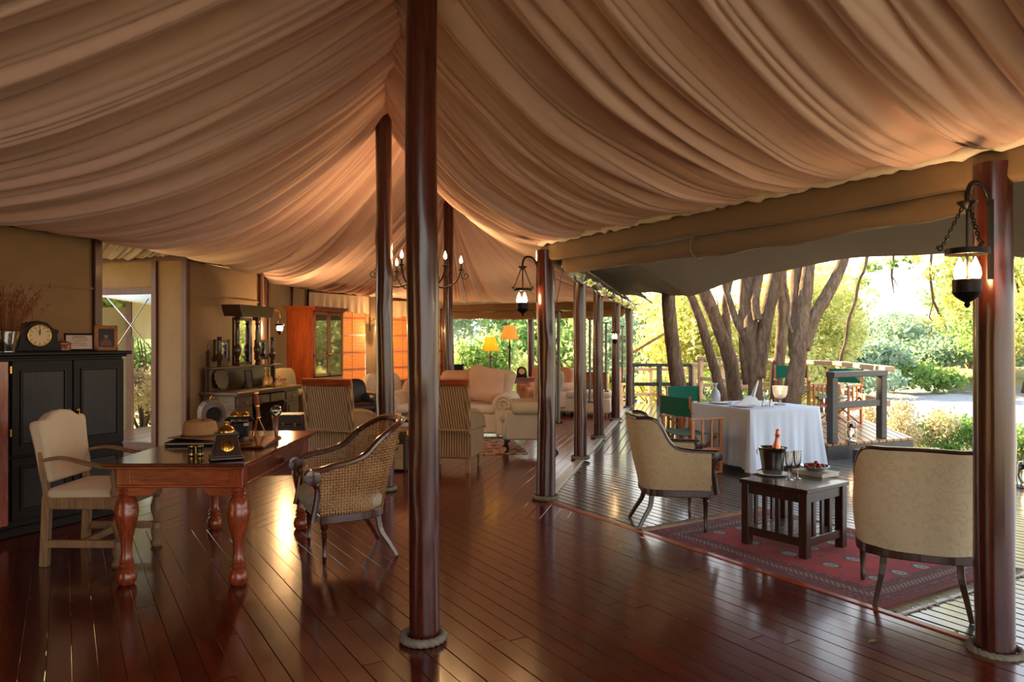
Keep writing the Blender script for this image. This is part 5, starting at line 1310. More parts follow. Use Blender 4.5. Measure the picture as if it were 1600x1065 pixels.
# wing chair
t = thing('wing_chair', 'taupe wing chair turned sideways behind the corner pole', 'chair', (.22, 10.12, 0), face_to(-1, -.05))
MB().box((0, -.02, .30), (.62, .66, .24), ch=.02).obj('seat_base', m_tan, t, smooth=1)
MB().puff((0, -.08, .465), (.56, .64, .14), e=.2, n=22).obj('seat_cushion', m_tan, t, smooth=2)
bk = [(-.29, .42), (-.30, .95), (-.26, 1.06), (-.10, 1.12), (.10, 1.12), (.26, 1.06), (.30, .95), (.29, .42)]
Mx = Matrix.Translation((0, .09, 0)) @ Matrix.Rotation(-.22, 4, 'X') @ Matrix.Rotation(PI/2, 4, 'X')
MB().prism(bk, -.07, .05, Matrix.Translation((0, .09, 0)) @ Mx).obj('backrest', m_tan, t, smooth=1, bevel=.03)
for s in (-1, 1):
    MB().box((s*.335, -.02, .38), (.09, .62, .38), ch=.02).obj('arm_panel', m_tan, t, smooth=1)
    MB().lathe([(.05, -.34), (.085, -.33), (.085, .20), (.06, .24)], 18, (s*.345, 0, .60), Matrix.Rotation(PI/2, 3, 'X')).obj('arm_roll', m_tan, t, smooth=1)
    MB().prism([(.14, .62), (.10, .72), (.13, .95), (.24, 1.08), (.42, 1.08), (.36, .62)], -.03, .03, Matrix.Translation((s*.33, 0, 0)) @ Matrix(((0, 0, 1, 0), (1, 0, 0, 0), (0, 1, 0, 0), (0, 0, 0, 1)))).obj('wing', m_tan, t, smooth=1, bevel=.02)
    MB().tube(cat([(s*.29, -.28, .20), (s*.31, -.315, .15), (s*.285, -.29, .06), (s*.30, -.32, 0)], 4), [.034, .036, .036, .034, .030, .026, .022, .019, .018, .018, .020, .026, .028][:13], 8).obj('leg', m_black, t, smooth=1)
    MB().tube([(s*.28, .26, .2), (s*.29, .30, .10), (s*.29, .38, 0)], [.03, .024, .017], 6).obj('leg', m_black, t, smooth=1)
# more seats
def easy(label, loc, rz, m, w=.78, h=.92, leg=m_walnut):
    t = thing('easy_chair', label, 'chair', loc, rz)
    MB().box((0, 0, .27), (w-.18, .70, .28), ch=.03).obj('seat_base', m, t, smooth=1)
    MB().puff((0, -.05, .46), (w-.2, .66, .16), e=.22, n=20).obj('seat_cushion', m, t, smooth=2)
    MB().puff((0, .33, .62), (w-.12, .24, h-.32), Matrix.Rotation(-.12, 3, 'X'), e=.3, n=20).obj('backrest', m, t, smooth=2)
    for s in (-1, 1):
        MB().box((s*(w/2-.07), -.02, .36), (.14, .72, .40), ch=.03).obj('arm_panel', m, t, smooth=1)
        MB().lathe([(.04, -.37), (.095, -.36), (.095, .26), (.06, .30)], 16, (s*(w/2-.06), 0, .57), Matrix.Rotation(PI/2, 3, 'X')).obj('arm_roll', m, t, smooth=1)
        for y in (-.30, .30): MB().lathe([(.018, 0), (.034, .03), (.036, .06), (.022, .08), (.03, .14)], 10, (s*(w/2-.1), y, 0)).obj('leg', leg, t, smooth=1)
    return t
easy('pink peach armchair behind the wing chair', (.80, 15.0, 0), face_to(-.75, -.66), m_peach, .82, 1.02)
easy('pink peach armchair beyond, glimpsed left of the corner pole', (.62, 16.6, 0), face_to(-.5, -.87), m_peach, .80, .98)
easy('cream armchair half hidden behind the dark centre pole', (-2.02, 12.3, 0), face_to(.6, -.8), m_linen, .80, 1.0)
easy('dark leather armchair against the bamboo blinds', (-2.55, 11.6, 0), face_to(.5, -.86), plain('dark leather', srgb(34, 28, 26), .4, bump=.1), .84, .86)
easy('olive upholstered armchair behind the dresser end', (-3.78, 13.05, 0), face_to(.95, -.3), cloth('olive fabric', srgb(112, 98, 70)), .74, 1.12)
t = thing('bench_seat', 'white upholstered bench seen between the far poles', 'bench', (1.50, 14.9, 0), face_to(.97, -.23)*0+.23*-1)
MB().box((0, 0, .22), (1.05, .55, .30), ch=.03).obj('seat_base', m_linen, t, smooth=1)
MB().puff((0, 0, .43), (1.08, .58, .16), e=.2, n=22).obj('seat_cushion', m_linen, t, smooth=2)
for s in (-1, 1):
    for y in (-.22, .22): MB().box((s*.48, y, .035), (.05, .05, .07)).obj('leg', m_walnut, t)
t = thing('dark_chest', 'dark wooden chest behind the white bench', 'chest', (1.56, 15.75, 0), -.23)
MB().box((0, 0, .42), (1.0, .45, .80), ch=.01).obj('body', m_mahog, t); MB().box((0, 0, .835), (1.06, .50, .03), ch=.006).obj('chest_top', m_mahog, t)
for k in range(2):
    for j in range(2):
        d = MB().box((-.25+.5*k, -.228, .25+.36*j), (.46, .02, .32), ch=.005).obj('drawer', m_mahog, t); MB().lathe([(.006, 0), (.018, .012), (.002, .03)], 10, (-.25+.5*k, -.238, .25+.36*j), Matrix.Rotation(PI/2, 3, 'X')).obj('knob', m_brass, d, smooth=1)
t = thing('side_table', 'slim mahogany side table under the tall orange lamp', 'table', (.12, 15.25, 0), .1)
MB().box((0, 0, .735), (.66, .42, .032), ch=.005).obj('table_top', m_mahog, t)
for s in (-1, 1):
    for y in (-.16, .16): MB().box((s*.28, y, .36), (.045, .045, .72), ch=.004).obj('leg', m_mahogz, t)
    MB().box((0, s*.17, .67), (.56, .02, .09)).obj('apron', m_mahog, t); MB().box((s*.28, 0, .67), (.02, .34, .09)).obj('apron', m_mahog, t)
t = thing('console_table', 'dark console table behind the sofa', 'table', (-.95, 13.02, 0), 0)
MB().box((0, 0, .855), (1.5, .34, .034), ch=.005).obj('table_top', m_mahog, t)
for s in (-1, 1):
    for y in (-.12, .12): MB().box((s*.70, y, .42), (.05, .05, .84), ch=.004).obj('leg', m_mahogz, t)
    MB().box((0, s*.14, .79), (1.4, .02, .1)).obj('apron', m_mahog, t)
t = thing('coffee_table', 'low dark coffee table in front of the sofa', 'table', (-1.45, 10.05, 0), .2)
MB().box((0, 0, .44), (1.0, .62, .04), ch=.006).obj('table_top', m_walnut, t)
for s in (-1, 1):
    for y in (-.24, .24): MB().box((s*.42, y, .21), (.07, .07, .42), ch=.005).obj('leg', m_walnut, t)
for i, (lb, z, c) in enumerate((('lower pale book on the low coffee table', .46, srgb(190, 180, 166)), ('upper dark book on the low coffee table', .495, srgb(60, 50, 60)))):
    b = thing('book', lb, 'book', (-1.32, 9.92, z), .3+.2*i, 'coffee table books')
    MB().box((0, 0, .017), (.26, .20, .026)).obj('pages', plain('paper', srgb(222, 212, 190), .8), b); 
    for zz in (.002, .032): MB().box((0, 0, zz), (.275, .21, .004)).obj('cover', plain('cover'+str(i), c, .5), b)
    MB().box((-.137, 0, .017), (.004, .21, .034)).obj('spine', plain('cover'+str(i), c, .5), b)
# trunk
def trunk(label, loc, rz, size, m, mp, cat_='trunk'):
    t = thing('travel_trunk', label, cat_, loc, rz); w, d, h = size
    MB().box((0, 0, h*.38+.01), (w, d, h*.74), ch=.01).obj('body', m, t); MB().box((0, 0, h*.88), (w+.006, d+.006, h*.24), ch=.012).obj('lid', m, t)
    MB().box((0, -d/2-.003, h*.37), (w*.72, .006, h*.62), ch=.002).obj('front_panel', mp, t)
    for s in (-1, 1):
        MB().box((s*w*.42, 0, h*.5+.005), (.03, d+.014, h), ch=.003).obj('strap', m_walnut, t)
        MB().box((s*w*.18, -d/2-.008, h*.76), (.03, .012, .05), ch=.003).obj('latch', m_brass, t)
        for y in (-1, 1): MB().box((s*(w/2-.025), y*(d/2-.025), h-.02), (.06, .06, .05), ch=.006).obj('corner_cap', m_brass, t)
    MB().tube(cat([(-.07, -d/2-.01, h*.6), (-.05, -d/2-.03, h*.54), (.05, -d/2-.03, h*.54), (.07, -d/2-.01, h*.6)], 4), .009, 6).obj('handle', m_walnut, t, smooth=2)
trunk('travel trunk with a pale panel between the cane chair and foreground pole', (-1.36, 8.72, 0), -.08, (.36, .50, .46), plain('trunk leather', srgb(60, 44, 36), .5), plain('beige trunk panel', srgb(168, 142, 104), .6))
trunk('black leather trunk standing before the dresser kneehole', (-2.92, 9.75, 0), .1, (.42, .34, .54), plain('black leather', srgb(36, 32, 32), .45), plain('black leather panel', srgb(46, 42, 42), .45))
# pale rug under the sofa
def prug(nt):
    v = nt.coord(); w = nt.n('TexVoronoi'); w.inputs['Scale'].default_value = 11; nt.l(v, w.inputs['Vector'])
    c = nt.ramp(w.outputs['Distance'], [(.1, srgb(146, 66, 52)), (.35, srgb(196, 166, 134)), (.6, srgb(120, 84, 70))]); nt.set(color=c, rough=.95); nt.bump(nt.noise(v, 250, 2), .4, .004)
o = MB().box((0, 0, .006), (2.6, 1.7, .012)).obj('rug', M('pale rug', prug)); o.location = (-1.2, 10.45, 0); o.rotation_euler = (0, 0, .15); tag(o, 'faded patterned rug under the sofa and wing chair', 'rug')
# ---------------------------------------------------------------- windows with bamboo blinds and cloth pelmets
def bamboo(nt):
    v = nt.coord((1, 1, 1)); w = nt.n('TexWave', wave_type='BANDS', bands_direction='Z'); w.inputs['Scale'].default_value = 16; nt.l(v, w.inputs['Vector'])
    f = nt.noise(nt.coord((2, 2, 60)), 1.5, 3)
    c = nt.ramp(nt.math('ADD', nt.math('MULTIPLY', w.outputs['Fac'], .5), nt.math('MULTIPLY', f, .5)), [(.3, srgb(150, 96, 54)), (.7, srgb(216, 170, 116))])
    nt.set(color=c, rough=.6); nt.bump(w.outputs['Fac'], .6, .006)
    tr = nt.n('BsdfTranslucent'); nt.l(c, tr.inputs[0]); mx = nt.n('MixShader'); mx.inputs[0].default_value = .5
    nt.l(nt.b.outputs[0], mx.inputs[1]); nt.l(tr.outputs[0], mx.inputs[2]); nt.l(mx.outputs[0], nt.o.inputs[0])
m_bam = M('bamboo blind', bamboo)
def blind(label, px0, px1, a, b, z0, z1, pel=True):
    p0, q0 = on_wall(px0, a, b, .07); p1, q1 = on_wall(px1, a, b, .07)
    rz = math.atan2(q1.y-q0.y, q1.x-q0.x); w = (q1-q0).length
    t = thing('bamboo_blind', label[0], 'blind', (q0.x, q0.y, z0), rz)
    MB().box((w/2, 0, (z1-z0)/2), (w, .014, z1-z0)).obj('slat_sheet', m_bam, t)
    MB().tube([(0, 0, .0), (w, 0, .0)], .018, 8).obj('bottom_bar', m_teak, t, smooth=1)
    for x in (w*.25, w*.75): MB().box((x, -.012, (z1-z0)/2), (.006, .006, z1-z0)).obj('cord', m_rope, t)
    for z in np.arange(.35, z1-z0, .42): MB().box((w/2, -.011, z), (w, .008, .05)).obj('slat_band', m_teak, t)
    if pel:
        P = []
        for i in range(61):
            x = -.06+(w+.12)*i/60
            P.append([Vector((x, -.07+.018*math.sin(i*.9+.6*math.sin(i*.37))*f, z1+.12-.42*f+(.02*math.sin(i*.5) if f == 1 else 0)-z0)) for f in (0, .3, .6, 1)])
        o = MB().shell(P, [[Vector((0, 1, 0))]*4]*61, .006).obj('cloth_pelmet', m_linen, None, smooth=1); o.location = (q0.x, q0.y, z0); o.rotation_euler = (0, 0, rz); tag(o, label[1], 'curtain')
wm = (WD[0]*.3+WE[0]*.7, WD[1]*.3+WE[1]*.7)
blind(('bamboo blind right of the glazed display cabinet', 'gathered white cloth pelmet above the display cabinet'), 479, 567, WD, wm, .45, 2.50)
blind(('bamboo blind behind the dark centre pole', 'white cloth pelmet behind the dark centre pole'), 592, 603, wm, WE, .45, 2.46, False)
blind(('bamboo blind between the dark centre pole and the foreground pole', 'plain white cloth pelmet left of the foreground pole'), 605, 690, WE, WF, .45, 2.44)
# ---------------------------------------------------------------- things on the black cabinet
def onpx(fn, px, y):            # where along a piece of furniture a thing shows at image column px
    lo, hi = -1.2, 1.2
    for _ in range(40):
        m = (lo+hi)/2; p = fn(m, y)
        if 800+F*p.x/p.y < px: lo = m
        else: hi = m
    return fn((lo+hi)/2, y)
face_c = ang                     # cabinet things share its front direction
m_dial = plain('clock dial', srgb(226, 196, 150), .5, var=.06)
def mantel_clock(label, loc, rz, s=1.0, shoulder=True):
    t = thing('mantel_clock', label, 'clock', loc, rz)
    pr = [(-.17, .0), (-.17, .03), (-.15, .04), (-.14, .14), (-.155, .16), (-.145, .175), (-.11, .19), (-.06, .235), (0, .25), (.06, .235), (.11, .19), (.145, .175), (.155, .16), (.14, .14), (.15, .04), (.17, .03), (.17, 0)]
    if not shoulder: pr = [(-.12, 0), (-.12, .03), (-.105, .04), (-.105, .15), (-.08, .20), (-.04, .225), (0, .232), (.04, .225), (.08, .20), (.105, .15), (.105, .04), (.12, .03), (.12, 0)]
    Mx = Matrix.Rotation(PI/2, 4, 'X') @ Matrix.Scale(s, 4)
    MB().prism(pr, -.07, .07, Mx).obj('case', m_black, t, bevel=.006)
    r = .082 if shoulder else .062; zc = .13 if shoulder else .13
    d = MB().lathe([(r*s, 0), (r*s, .006)], 30, (0, -.072*s, zc*s), Matrix.Rotation(PI/2, 3, 'X')).obj('dial', m_dial, t, smooth=1)
    MB().tube([Vector((math.cos(a)*(r+.004)*s, -.076*s, zc*s+math.sin(a)*(r+.004)*s)) for a in [2*PI*i/30 for i in range(30)]], .006*s, 6, closed=True).obj('bezel', m_brass, d, smooth=2)
    for k in range(12):
        a = 2*PI*k/12; MB().bar((math.cos(a)*r*.74*s, -.080*s, zc*s+math.sin(a)*r*.74*s), (math.cos(a)*r*.92*s, -.080*s, zc*s+math.sin(a)*r*.92*s), .003, .008*s, up=(0, 1, 0)).obj('hour_mark', m_iron, d)
    for a, L in ((1.62, .42), (1.5, .66)): MB().bar((0, -.083*s, zc*s), (math.cos(a)*r*L*s, -.083*s, zc*s+math.sin(a)*r*L*s), .003, .006*s, up=(0, 1, 0)).obj('clock_hand', m_iron, d)
    return t
mantel_clock('black arched mantel clock on the cabinet beside the dried grasses', onpx(cabp, 55, .24), face_c-.15, 1.0)
def frame(label, loc, rz, w, h, fm, fw, art, cat_, tilt=.12):
    t = thing('picture_frame', label, cat_, loc, rz); R = Matrix.Rotation(-tilt, 4, 'X')
    for c, d in (((0, 0, fw/2), (w, .018, fw)), ((0, 0, h-fw/2), (w, .018, fw)), ((-w/2+fw/2, 0, h/2), (fw, .018, h)), ((w/2-fw/2, 0, h/2), (fw, .018, h))):
        m_ = MB(); m_.M = R; m_.box(c, d, ch=.004).obj('frame_side', fm, t)
    m_ = MB(); m_.M = R; m_.box((0, .003, h/2), (w-fw, .006, h-fw)).obj('picture', art, t)
    m_ = MB(); m_.M = R; m_.bar((0, .012, h*.8), (0, .06+h*.25, h*.02), .03, .004).obj('strut', fm, t)
    return t
def cert(nt):
    v = nt.coord(); sp = nt.n('SeparateXYZ'); nt.l(v, sp.inputs[0])
    X = nt.math('ABSOLUTE', sp.outputs[0]); Z = sp.outputs[2]
    ln = nt.math('GREATER_THAN', nt.math('SINE', nt.math('MULTIPLY', Z, 420.0)), .35)
    wid = nt.math('LESS_THAN', X, nt.math('MULTIPLY_ADD', nt.noise(nt.coord((1, 1, 90)), 1.0, 1), .10, .005))
    inr = nt.math('MULTIPLY', nt.math('GREATER_THAN', Z, .035), nt.math('LESS_THAN', Z, .125))
    brk = nt.math('GREATER_THAN', nt.noise(nt.coord((160, 1, 60)), 1.0, 1), .42)
    k = nt.math('MULTIPLY', nt.math('MULTIPLY', ln, wid), nt.math('MULTIPLY', inr, brk))
    nt.set(color=nt.mixc(nt.math('MULTIPLY', k, .75), srgb(226, 196, 176), srgb(70, 50, 46)), rough=.4)
fr1 = frame('black framed certificate on the cabinet top', onpx(cabp, 124, .16), face_c-.55, .225, .155, m_black, .016, M('certificate print', cert), 'frame', .25)
MB().tube([(-.045+.006*i, -.004+.0, .112+.010*math.sin(PI*i/15)-.0) for i in range(16)], .0016, 5).obj('printed_heading', m_iron, fr1)
bpy.data.objects[fr1.children[-1].name].rotation_euler = (-.25, 0, 0); fr1.children[-1].location = (0, -.004, .004)
fr2 = frame('gilt framed brown portrait photograph at the cabinet corner', onpx(cabp, 166, .18), face_c-.55, .185, .225, wood('gilt wood', srgb(140, 72, 24), srgb(206, 128, 52), 'z', rough=.3, coat=.3), .032, plain('dark portrait ground', srgb(42, 26, 20), .35), 'frame', .15)
m_sep = plain('sepia skin', srgb(170, 112, 76), .5); m_sepd = plain('sepia cloth', srgb(118, 72, 50), .5)
def flat(name, poly, m, y): 
    q = MB(); q.M = Matrix.Rotation(-.15, 4, 'X'); q.prism(poly, 0, .0012, Matrix.Translation((0, y, 0)) @ Matrix.Rotation(PI/2, 4, 'X')); return q.obj(name, m, fr2)
flat('print_shoulders', [(-.045, .045), (-.043, .075), (-.025, .095), (-.010, .102), (.010, .102), (.025, .095), (.043, .075), (.045, .045)], m_sepd, -.001)
flat('print_head', [(.016*math.cos(a), .130+.022*math.sin(a)) for a in [2*PI*i/20 for i in range(20)]], m_sep, -.0025)
flat('print_hair', [(.019*math.cos(a), .138+.020*math.sin(a)) for a in [PI*i/12 for i in range(13)]], plain('sepia hair', srgb(30, 18, 14), .5), -.004)
# turned wooden pot
t = thing('turned_pot', 'small turned wooden pot between the clock and certificate', 'pot', onpx(cabp, 98, .22))
MB().lathe([(.05, 0), (.062, .01), (.062, .05), (.056, .058)], 20).obj('body', wood('turned pot', srgb(96, 44, 30), srgb(160, 88, 60), 'x'), t, smooth=1)
MB().lathe([(.064, .058), (.064, .068), (.045, .08), (.012, .086), (.014, .095), (.004, .10)], 20).obj('lid', wood('turned pot', None, None), t, smooth=1)
# silver bucket of dried grass
gb = onpx(cabp, 9, .20)
t = thing('silver_bucket', 'hammered silver bucket at the left end of the cabinet', 'bucket', gb)
P = []
for i in range(49):
    a = 2*PI*i/48
    P.append([Vector((math.cos(a)*r_, math.sin(a)*r_, z)) for r_, z in [(.068+.026*k/8+.0022*((k+i//3) % 2), .004+.155*k/8) for k in range(9)]])
MB().shell(P, [[Vector((-math.cos(2*PI*i/48), -math.sin(2*PI*i/48), 0))]*9 for i in range(49)], .003).obj('body', plain('silver plate', srgb(214, 200, 176), .12, 1.0, var=.05), t, smooth=1)
MB().lathe([(.066, .0), (.066, .006)], 24).obj('base', m_silver, t, smooth=1)
rn = random.Random(4)
t = thing('dried_grass', 'tall bunch of dried brown grasses in the silver bucket', 'dried grass', gb)
m_grass = plain('dried grass', srgb(150, 88, 56), .9, var=.3)
mb = MB()
for k in range(130):
    a = rn.uniform(0, 6.3); r_ = rn.uniform(0, .06); sp_ = rn.uniform(.03, .28); h_ = rn.uniform(.30, .52)
    b = Vector((math.cos(a)*r_, math.sin(a)*r_, .02)); e = b+Vector((math.cos(a)*sp_, math.sin(a)*sp_, h_)); m_ = b.lerp(e, .55)+Vector((-math.cos(a)*sp_*.14, -math.sin(a)*sp_*.14, .03))
    mb.tube([b, m_, e], [.0022, .002, .0008], 4)
    for q in range(3):
        p = m_.lerp(e, rn.uniform(.3, 1)); mb.tube([p, p+Vector((rn.uniform(-.03, .03), rn.uniform(-.03, .03), rn.uniform(.01, .05)))], [.004, .001], 4)
mb.obj('stalks', m_grass, t, smooth=2, kind='stuff')
# ---------------------------------------------------------------- things on the writing desk
DZ = .768
def dk(px, py): return gnd(px, py, DZ)
m_felt = plain('hat felt', srgb(176, 132, 84), .9, bump=.3)
p = Vector((-2.27, 5.36, DZ))
t = thing('blotter_folder', 'black leather folder lying under the sun hat on the desk', 'folder', (p.x+.03, p.y, DZ), .1)
MB().box((0, 0, .006), (.40, .46, .012), ch=.003).obj('lower_cover', plain('black hide', srgb(26, 22, 22), .4), t); MB().box((.008, 0, .0155), (.38, .44, .007)).obj('pages', plain('paper', None), t); MB().box((0, 0, .0225), (.40, .46, .007), ch=.002).obj('upper_cover', plain('black hide', None), t)
t = thing('sun_hat', 'tan cloth sun hat lying on the desk folder', 'hat', (p.x, p.y, DZ+.026), .4)
P = []
for i in range(41):
    a = 2*PI*i/40; c, s = math.cos(a), math.sin(a)
    cr_ = [(.195, .012+.010*math.sin(2*a)), (.15, .006+.006*math.sin(2*a+.4)), (.108, .008), (.106, .03), (.104, .08), (.095, .115), (.06, .13), (.02, .124+.006*math.sin(2*a))]
    P.append([Vector((c*r_*1.12, s*r_*.96, z+.004*math.sin(3*a+r_*40))) for r_, z in cr_])
MB().shell(P, [[Vector((0, 0, 1))]*8]*41, .005).obj('hat_body', m_felt, t, smooth=1)
MB().tube([Vector((math.cos(a)*.108*1.13, math.sin(a)*.108*.98, .02)) for a in [2*PI*i/36 for i in range(36)]], .009, 6, closed=True, flat=1.4).obj('hat_band', plain('hat band', srgb(96, 70, 48), .8), t, smooth=2)
# binoculars
p = dk(306, 712)
t = thing('binoculars', 'small brass and black binoculars standing on the desk', 'binoculars', p, .2)
for s in (-1, 1):
    MB().lathe([(.020, 0), (.022, .005), (.020, .02), (.016, .03), (.016, .05), (.020, .055), (.020, .066), (.017, .07)], 16, (s*.026, 0, 0)).obj('barrel', plain('aged brass', srgb(150, 128, 76), .25, 1.0), t, smooth=1)
    MB().lathe([(.0225, .022), (.0225, .046)], 16, (s*.026, 0, 0)).obj('grip', plain('black hide', None), t, smooth=1)
MB().bar((-.02, 0, .05), (.02, 0, .05), .012, .008).obj('bridge', m_iron, t); MB().lathe([(.007, .02), (.007, .06)], 10).obj('focus_wheel', m_brass, t, smooth=1)
# desk telephone with brass cradle
p = dk(354, 716)
t = thing('antique_telephone', 'antique desk telephone with a slanted dial and brass bell on the desk', 'telephone', p, .45)
MB().add([(-.085, -.075, .02), (.085, -.075, .02), (.085, .085, .02), (-.085, .085, .02), (-.06, -.02, .15), (.06, -.02, .15), (.06, .075, .15), (-.06, .075, .15)],
         [(3, 2, 1, 0), (4, 5, 6, 7), (0, 1, 5, 4), (1, 2, 6, 5), (2, 3, 7, 6), (3, 0, 4, 7)]).obj('case', m_walnut, t, bevel=.006)
MB().box((0, .005, .012), (.20, .19, .016), ch=.004).obj('base', m_walnut, t)
MB().box((0, .027, .155), (.14, .115, .012), ch=.004).obj('case_top', m_walnut, t)
for a in (-1, 1):
    for b in (-1, 1): MB().lathe([(.012, 0), (.014, .006)], 8, (a*.085, .005+b*.078, 0)).obj('foot', m_walnut, t)
Rd = Matrix.Rotation(PI/2-.40, 3, 'X')
d = MB().lathe([(.038, 0), (.040, .004), (.034, .008)], 22, (0, -.050, .085), Rd).obj('dial', m_brass, t, smooth=1)
for k in range(9):
    a = 2*PI*k/10; q = Rd @ Vector((.026*math.cos(a), .026*math.sin(a), .009)); MB().lathe([(.004, 0), (.004, .002)], 8, Vector((0, -.050, .085))+q, Rd).obj('finger_hole', m_iron, d)
MB().lathe([(.052, .162), (.052, .166), (.047, .185), (.03, .20), (.010, .205), (.010, .215), (.016, .22), (.014, .228), (.002, .23)], 22, (0, .03, 0)).obj('bell', m_brass, t, smooth=1)
p = Vector((-2.08, 5.62, DZ))
t = thing('twin_bell_telephone', 'black telephone with twin brass bells at the far side of the desk', 'telephone', p, .3)
MB().box((0, 0, .06), (.13, .12, .12), ch=.012).obj('case', m_black, t)
for s in (-1, 1): MB().lathe([(.036, .16), (.036, .164), (.030, .182), (.014, .194), (.006, .196), (.008, .205), (.002, .21)], 18, (s*.036, 0, 0)).obj('bell', m_brass, t, smooth=1)
MB().lathe([(.008, .12), (.008, .17)], 8).obj('post', m_brass, t); MB().bar((-.09, -.01, .145), (.09, -.01, .145), .02, .02, ch=.005).obj('handset', m_black, t)
for s in (-1, 1): MB().lathe([(.018, 0), (.022, .02), (.014, .03)], 12, (s*.085, -.01, .115)).obj('handset_cup', m_black, t, smooth=1)
MB().box((.05, -.062, .10), (.035, .004, .02)).obj('number_card', plain('paper', None), t)
# telescope on a tripod and a glass ball on a stand
p = Vector((-1.90, 5.50, DZ))
t = thing('brass_telescope', 'small wood and brass telescope on a tripod on the desk', 'telescope', p, .2)
for k in range(3):
    a = 2*PI*k/3+.3; MB().tube([(0, 0, .17), (math.cos(a)*.07, math.sin(a)*.07, .006)], [.006, .0045], 7).obj('tripod_leg', m_mahogz, t, smooth=1)
MB().lathe([(.012, .16), (.016, .175), (.010, .19)], 10).obj('tripod_head', m_brass, t, smooth=1)
d0_ = Vector((-.12, .1, .98)).normalized(); R = d0_.to_track_quat('Z', 'Y').to_matrix()
MB().lathe([(.012, -.06), (.015, -.05), (.015, .03), (.018, .035), (.018, .12), (.021, .125), (.021, .14)], 14, (0, 0, .215), R).obj('tube', m_mahogz, t, smooth=1)
for z in (-.055, .032, .13): MB().lathe([(.0185 if z < .1 else .022, z-.006), (.0195 if z < .1 else .023, z), (.0185 if z < .1 else .022, z+.006)], 14, (0, 0, .215), R).obj('brass_ring', m_brass, t, smooth=1)
t = thing('glass_ball_stand', 'glass ball on a turned wooden stand beside the telescope', 'ornament', (-1.78, 5.56, DZ))
MB().lathe([(.04, 0), (.04, .008), (.014, .02), (.018, .05), (.010, .07), (.016, .10), (.012, .14), (.022, .165)], 14).obj('stand', m_mahogz, t, smooth=1)
MB().lathe([(.001, .16), (.02, .166), (.036, .185), (.042, .207), (.036, .229), (.02, .246), (.001, .25)], 18).obj('glass_ball', glass('ball glass', (.95, 1, .95), .12), t, smooth=2)
t = thing('writing_slope', 'wooden writing slope board lying on the desk before the telescope', 'board', (-1.83, 5.20, DZ), .06)
MB().add([(-.13, -.20, 0), (.13, -.20, 0), (.13, .20, 0), (-.13, .20, 0), (-.13, -.20, .012), (.13, -.20, .012), (.13, .20, .035), (-.13, .20, .035)], [(3, 2, 1, 0), (4, 5, 6, 7), (0, 1, 5, 4), (1, 2, 6, 5), (2, 3, 7, 6), (3, 0, 4, 7)]).obj('board', m_top, t, bevel=.003)
MB().bar((-.12, -.195, .014), (.12, -.195, .014), .008, .006).obj('ledge', m_brass, t)
t = thing('brass_magnifier', 'brass magnifying glass lying on the writing slope', 'magnifier', (-1.90, 5.05, DZ+.021), .5)
MB().tube([Vector((math.cos(a)*.03, math.sin(a)*.03, 0)) for a in [2*PI*i/20 for i in range(20)]], .004, 6, closed=True).obj('rim', m_brass, t, smooth=2)
MB().tube([(.033, 0, 0), (.11, 0, 0)], [.004, .007], 8).obj('handle', m_brass, t, smooth=1); MB().lathe([(.029, -.001), (.029, .001)], 18).obj('lens', glass('ball glass'), t)
# arched wooden speaker cabinet by the dresser
t = thing('horn_speaker', 'arched wooden horn speaker standing before the dresser end', 'speaker', (-4.02, 9.85, 0), face_to(.55, -.83))
arch = [(-.16, 0), (.16, 0), (.16, .56), (.14, .63), (.09, .69), (0, .715), (-.09, .69), (-.14, .63), (-.16, .56)]
MB().prism(arch, -.13, .13, Matrix.Rotation(PI/2, 4, 'X')).obj('cabinet', m_greyw, t, bevel=.012)
MB().lathe([(.115, .0), (.118, .012), (.098, .014), (.09, .002)], 26, (0, -.128, .53), Matrix.Rotation(PI/2, 3, 'X')).obj('horn_rim', m_walnut, t, smooth=1)
MB().lathe([(.09, 0), (.09, .004)], 26, (0, -.128, .53), Matrix.Rotation(PI/2, 3, 'X')).obj('horn_mouth', plain('deep black', (.004, .004, .004), .9), t)  # flat black disc stands for the shade inside the round opening
MB().box((0, -.134, .24), (.22, .012, .26), ch=.006).obj('lower_panel', m_greyw, t)
t = thing('brass_finial', 'small brass cap ornament on top of the horn speaker', 'ornament', (-4.02, 9.85, .712)); MB().lathe([(.02, 0), (.03, .02), (.016, .04), (.003, .06)], 12).obj('body', m_brass, t, smooth=1)
# things on the dresser
m_cr = glass('cut crystal', (1, .98, .94), .22)
def bottle(label, loc, prof, m, stop=True, cat_='decanter', name='decanter'):
    t = thing(name, label, cat_, loc); MB().lathe(prof, 14).obj('body', m, t, smooth=1); h_ = prof[-1][1]
    if stop: MB().lathe([(.008, h_), (.016, h_+.015), (.014, h_+.035), (.002, h_+.045)], 10).obj('stopper', m, t, smooth=1)
bottle('gold rimmed crystal decanter on the dresser, left one', drep(.20, .22), [(.045, 0), (.05, .02), (.045, .14), (.02, .18), (.016, .25), (.024, .26)], plain('amber crystal', srgb(206, 160, 90), .15, .3))
bottle('gold rimmed crystal decanter on the dresser, right one', drep(.36, .24), [(.045, 0), (.05, .02), (.045, .14), (.02, .18), (.016, .25), (.024, .26)], plain('amber crystal', None))
bottle('short amber bottle before the decanters on the dresser', drep(.45, .12), [(.04, 0), (.045, .02), (.04, .08), (.015, .11), (.015, .14)], plain('amber crystal', None), name='bottle', cat_='bottle')
bottle('white squat bottle before the decanters on the dresser', drep(.34, .10), [(.035, 0), (.04, .02), (.035, .07), (.015, .10), (.015, .12)], plain('milk glass', srgb(200, 180, 150), .2), name='bottle', cat_='bottle')
t = thing('serving_tray', 'brass tray holding the bottles on the dresser', 'tray', drep(.38, .16, .776), dang)
MB().box((0, 0, .003), (.44, .28, .006)).obj('tray_base', m_brass, t)
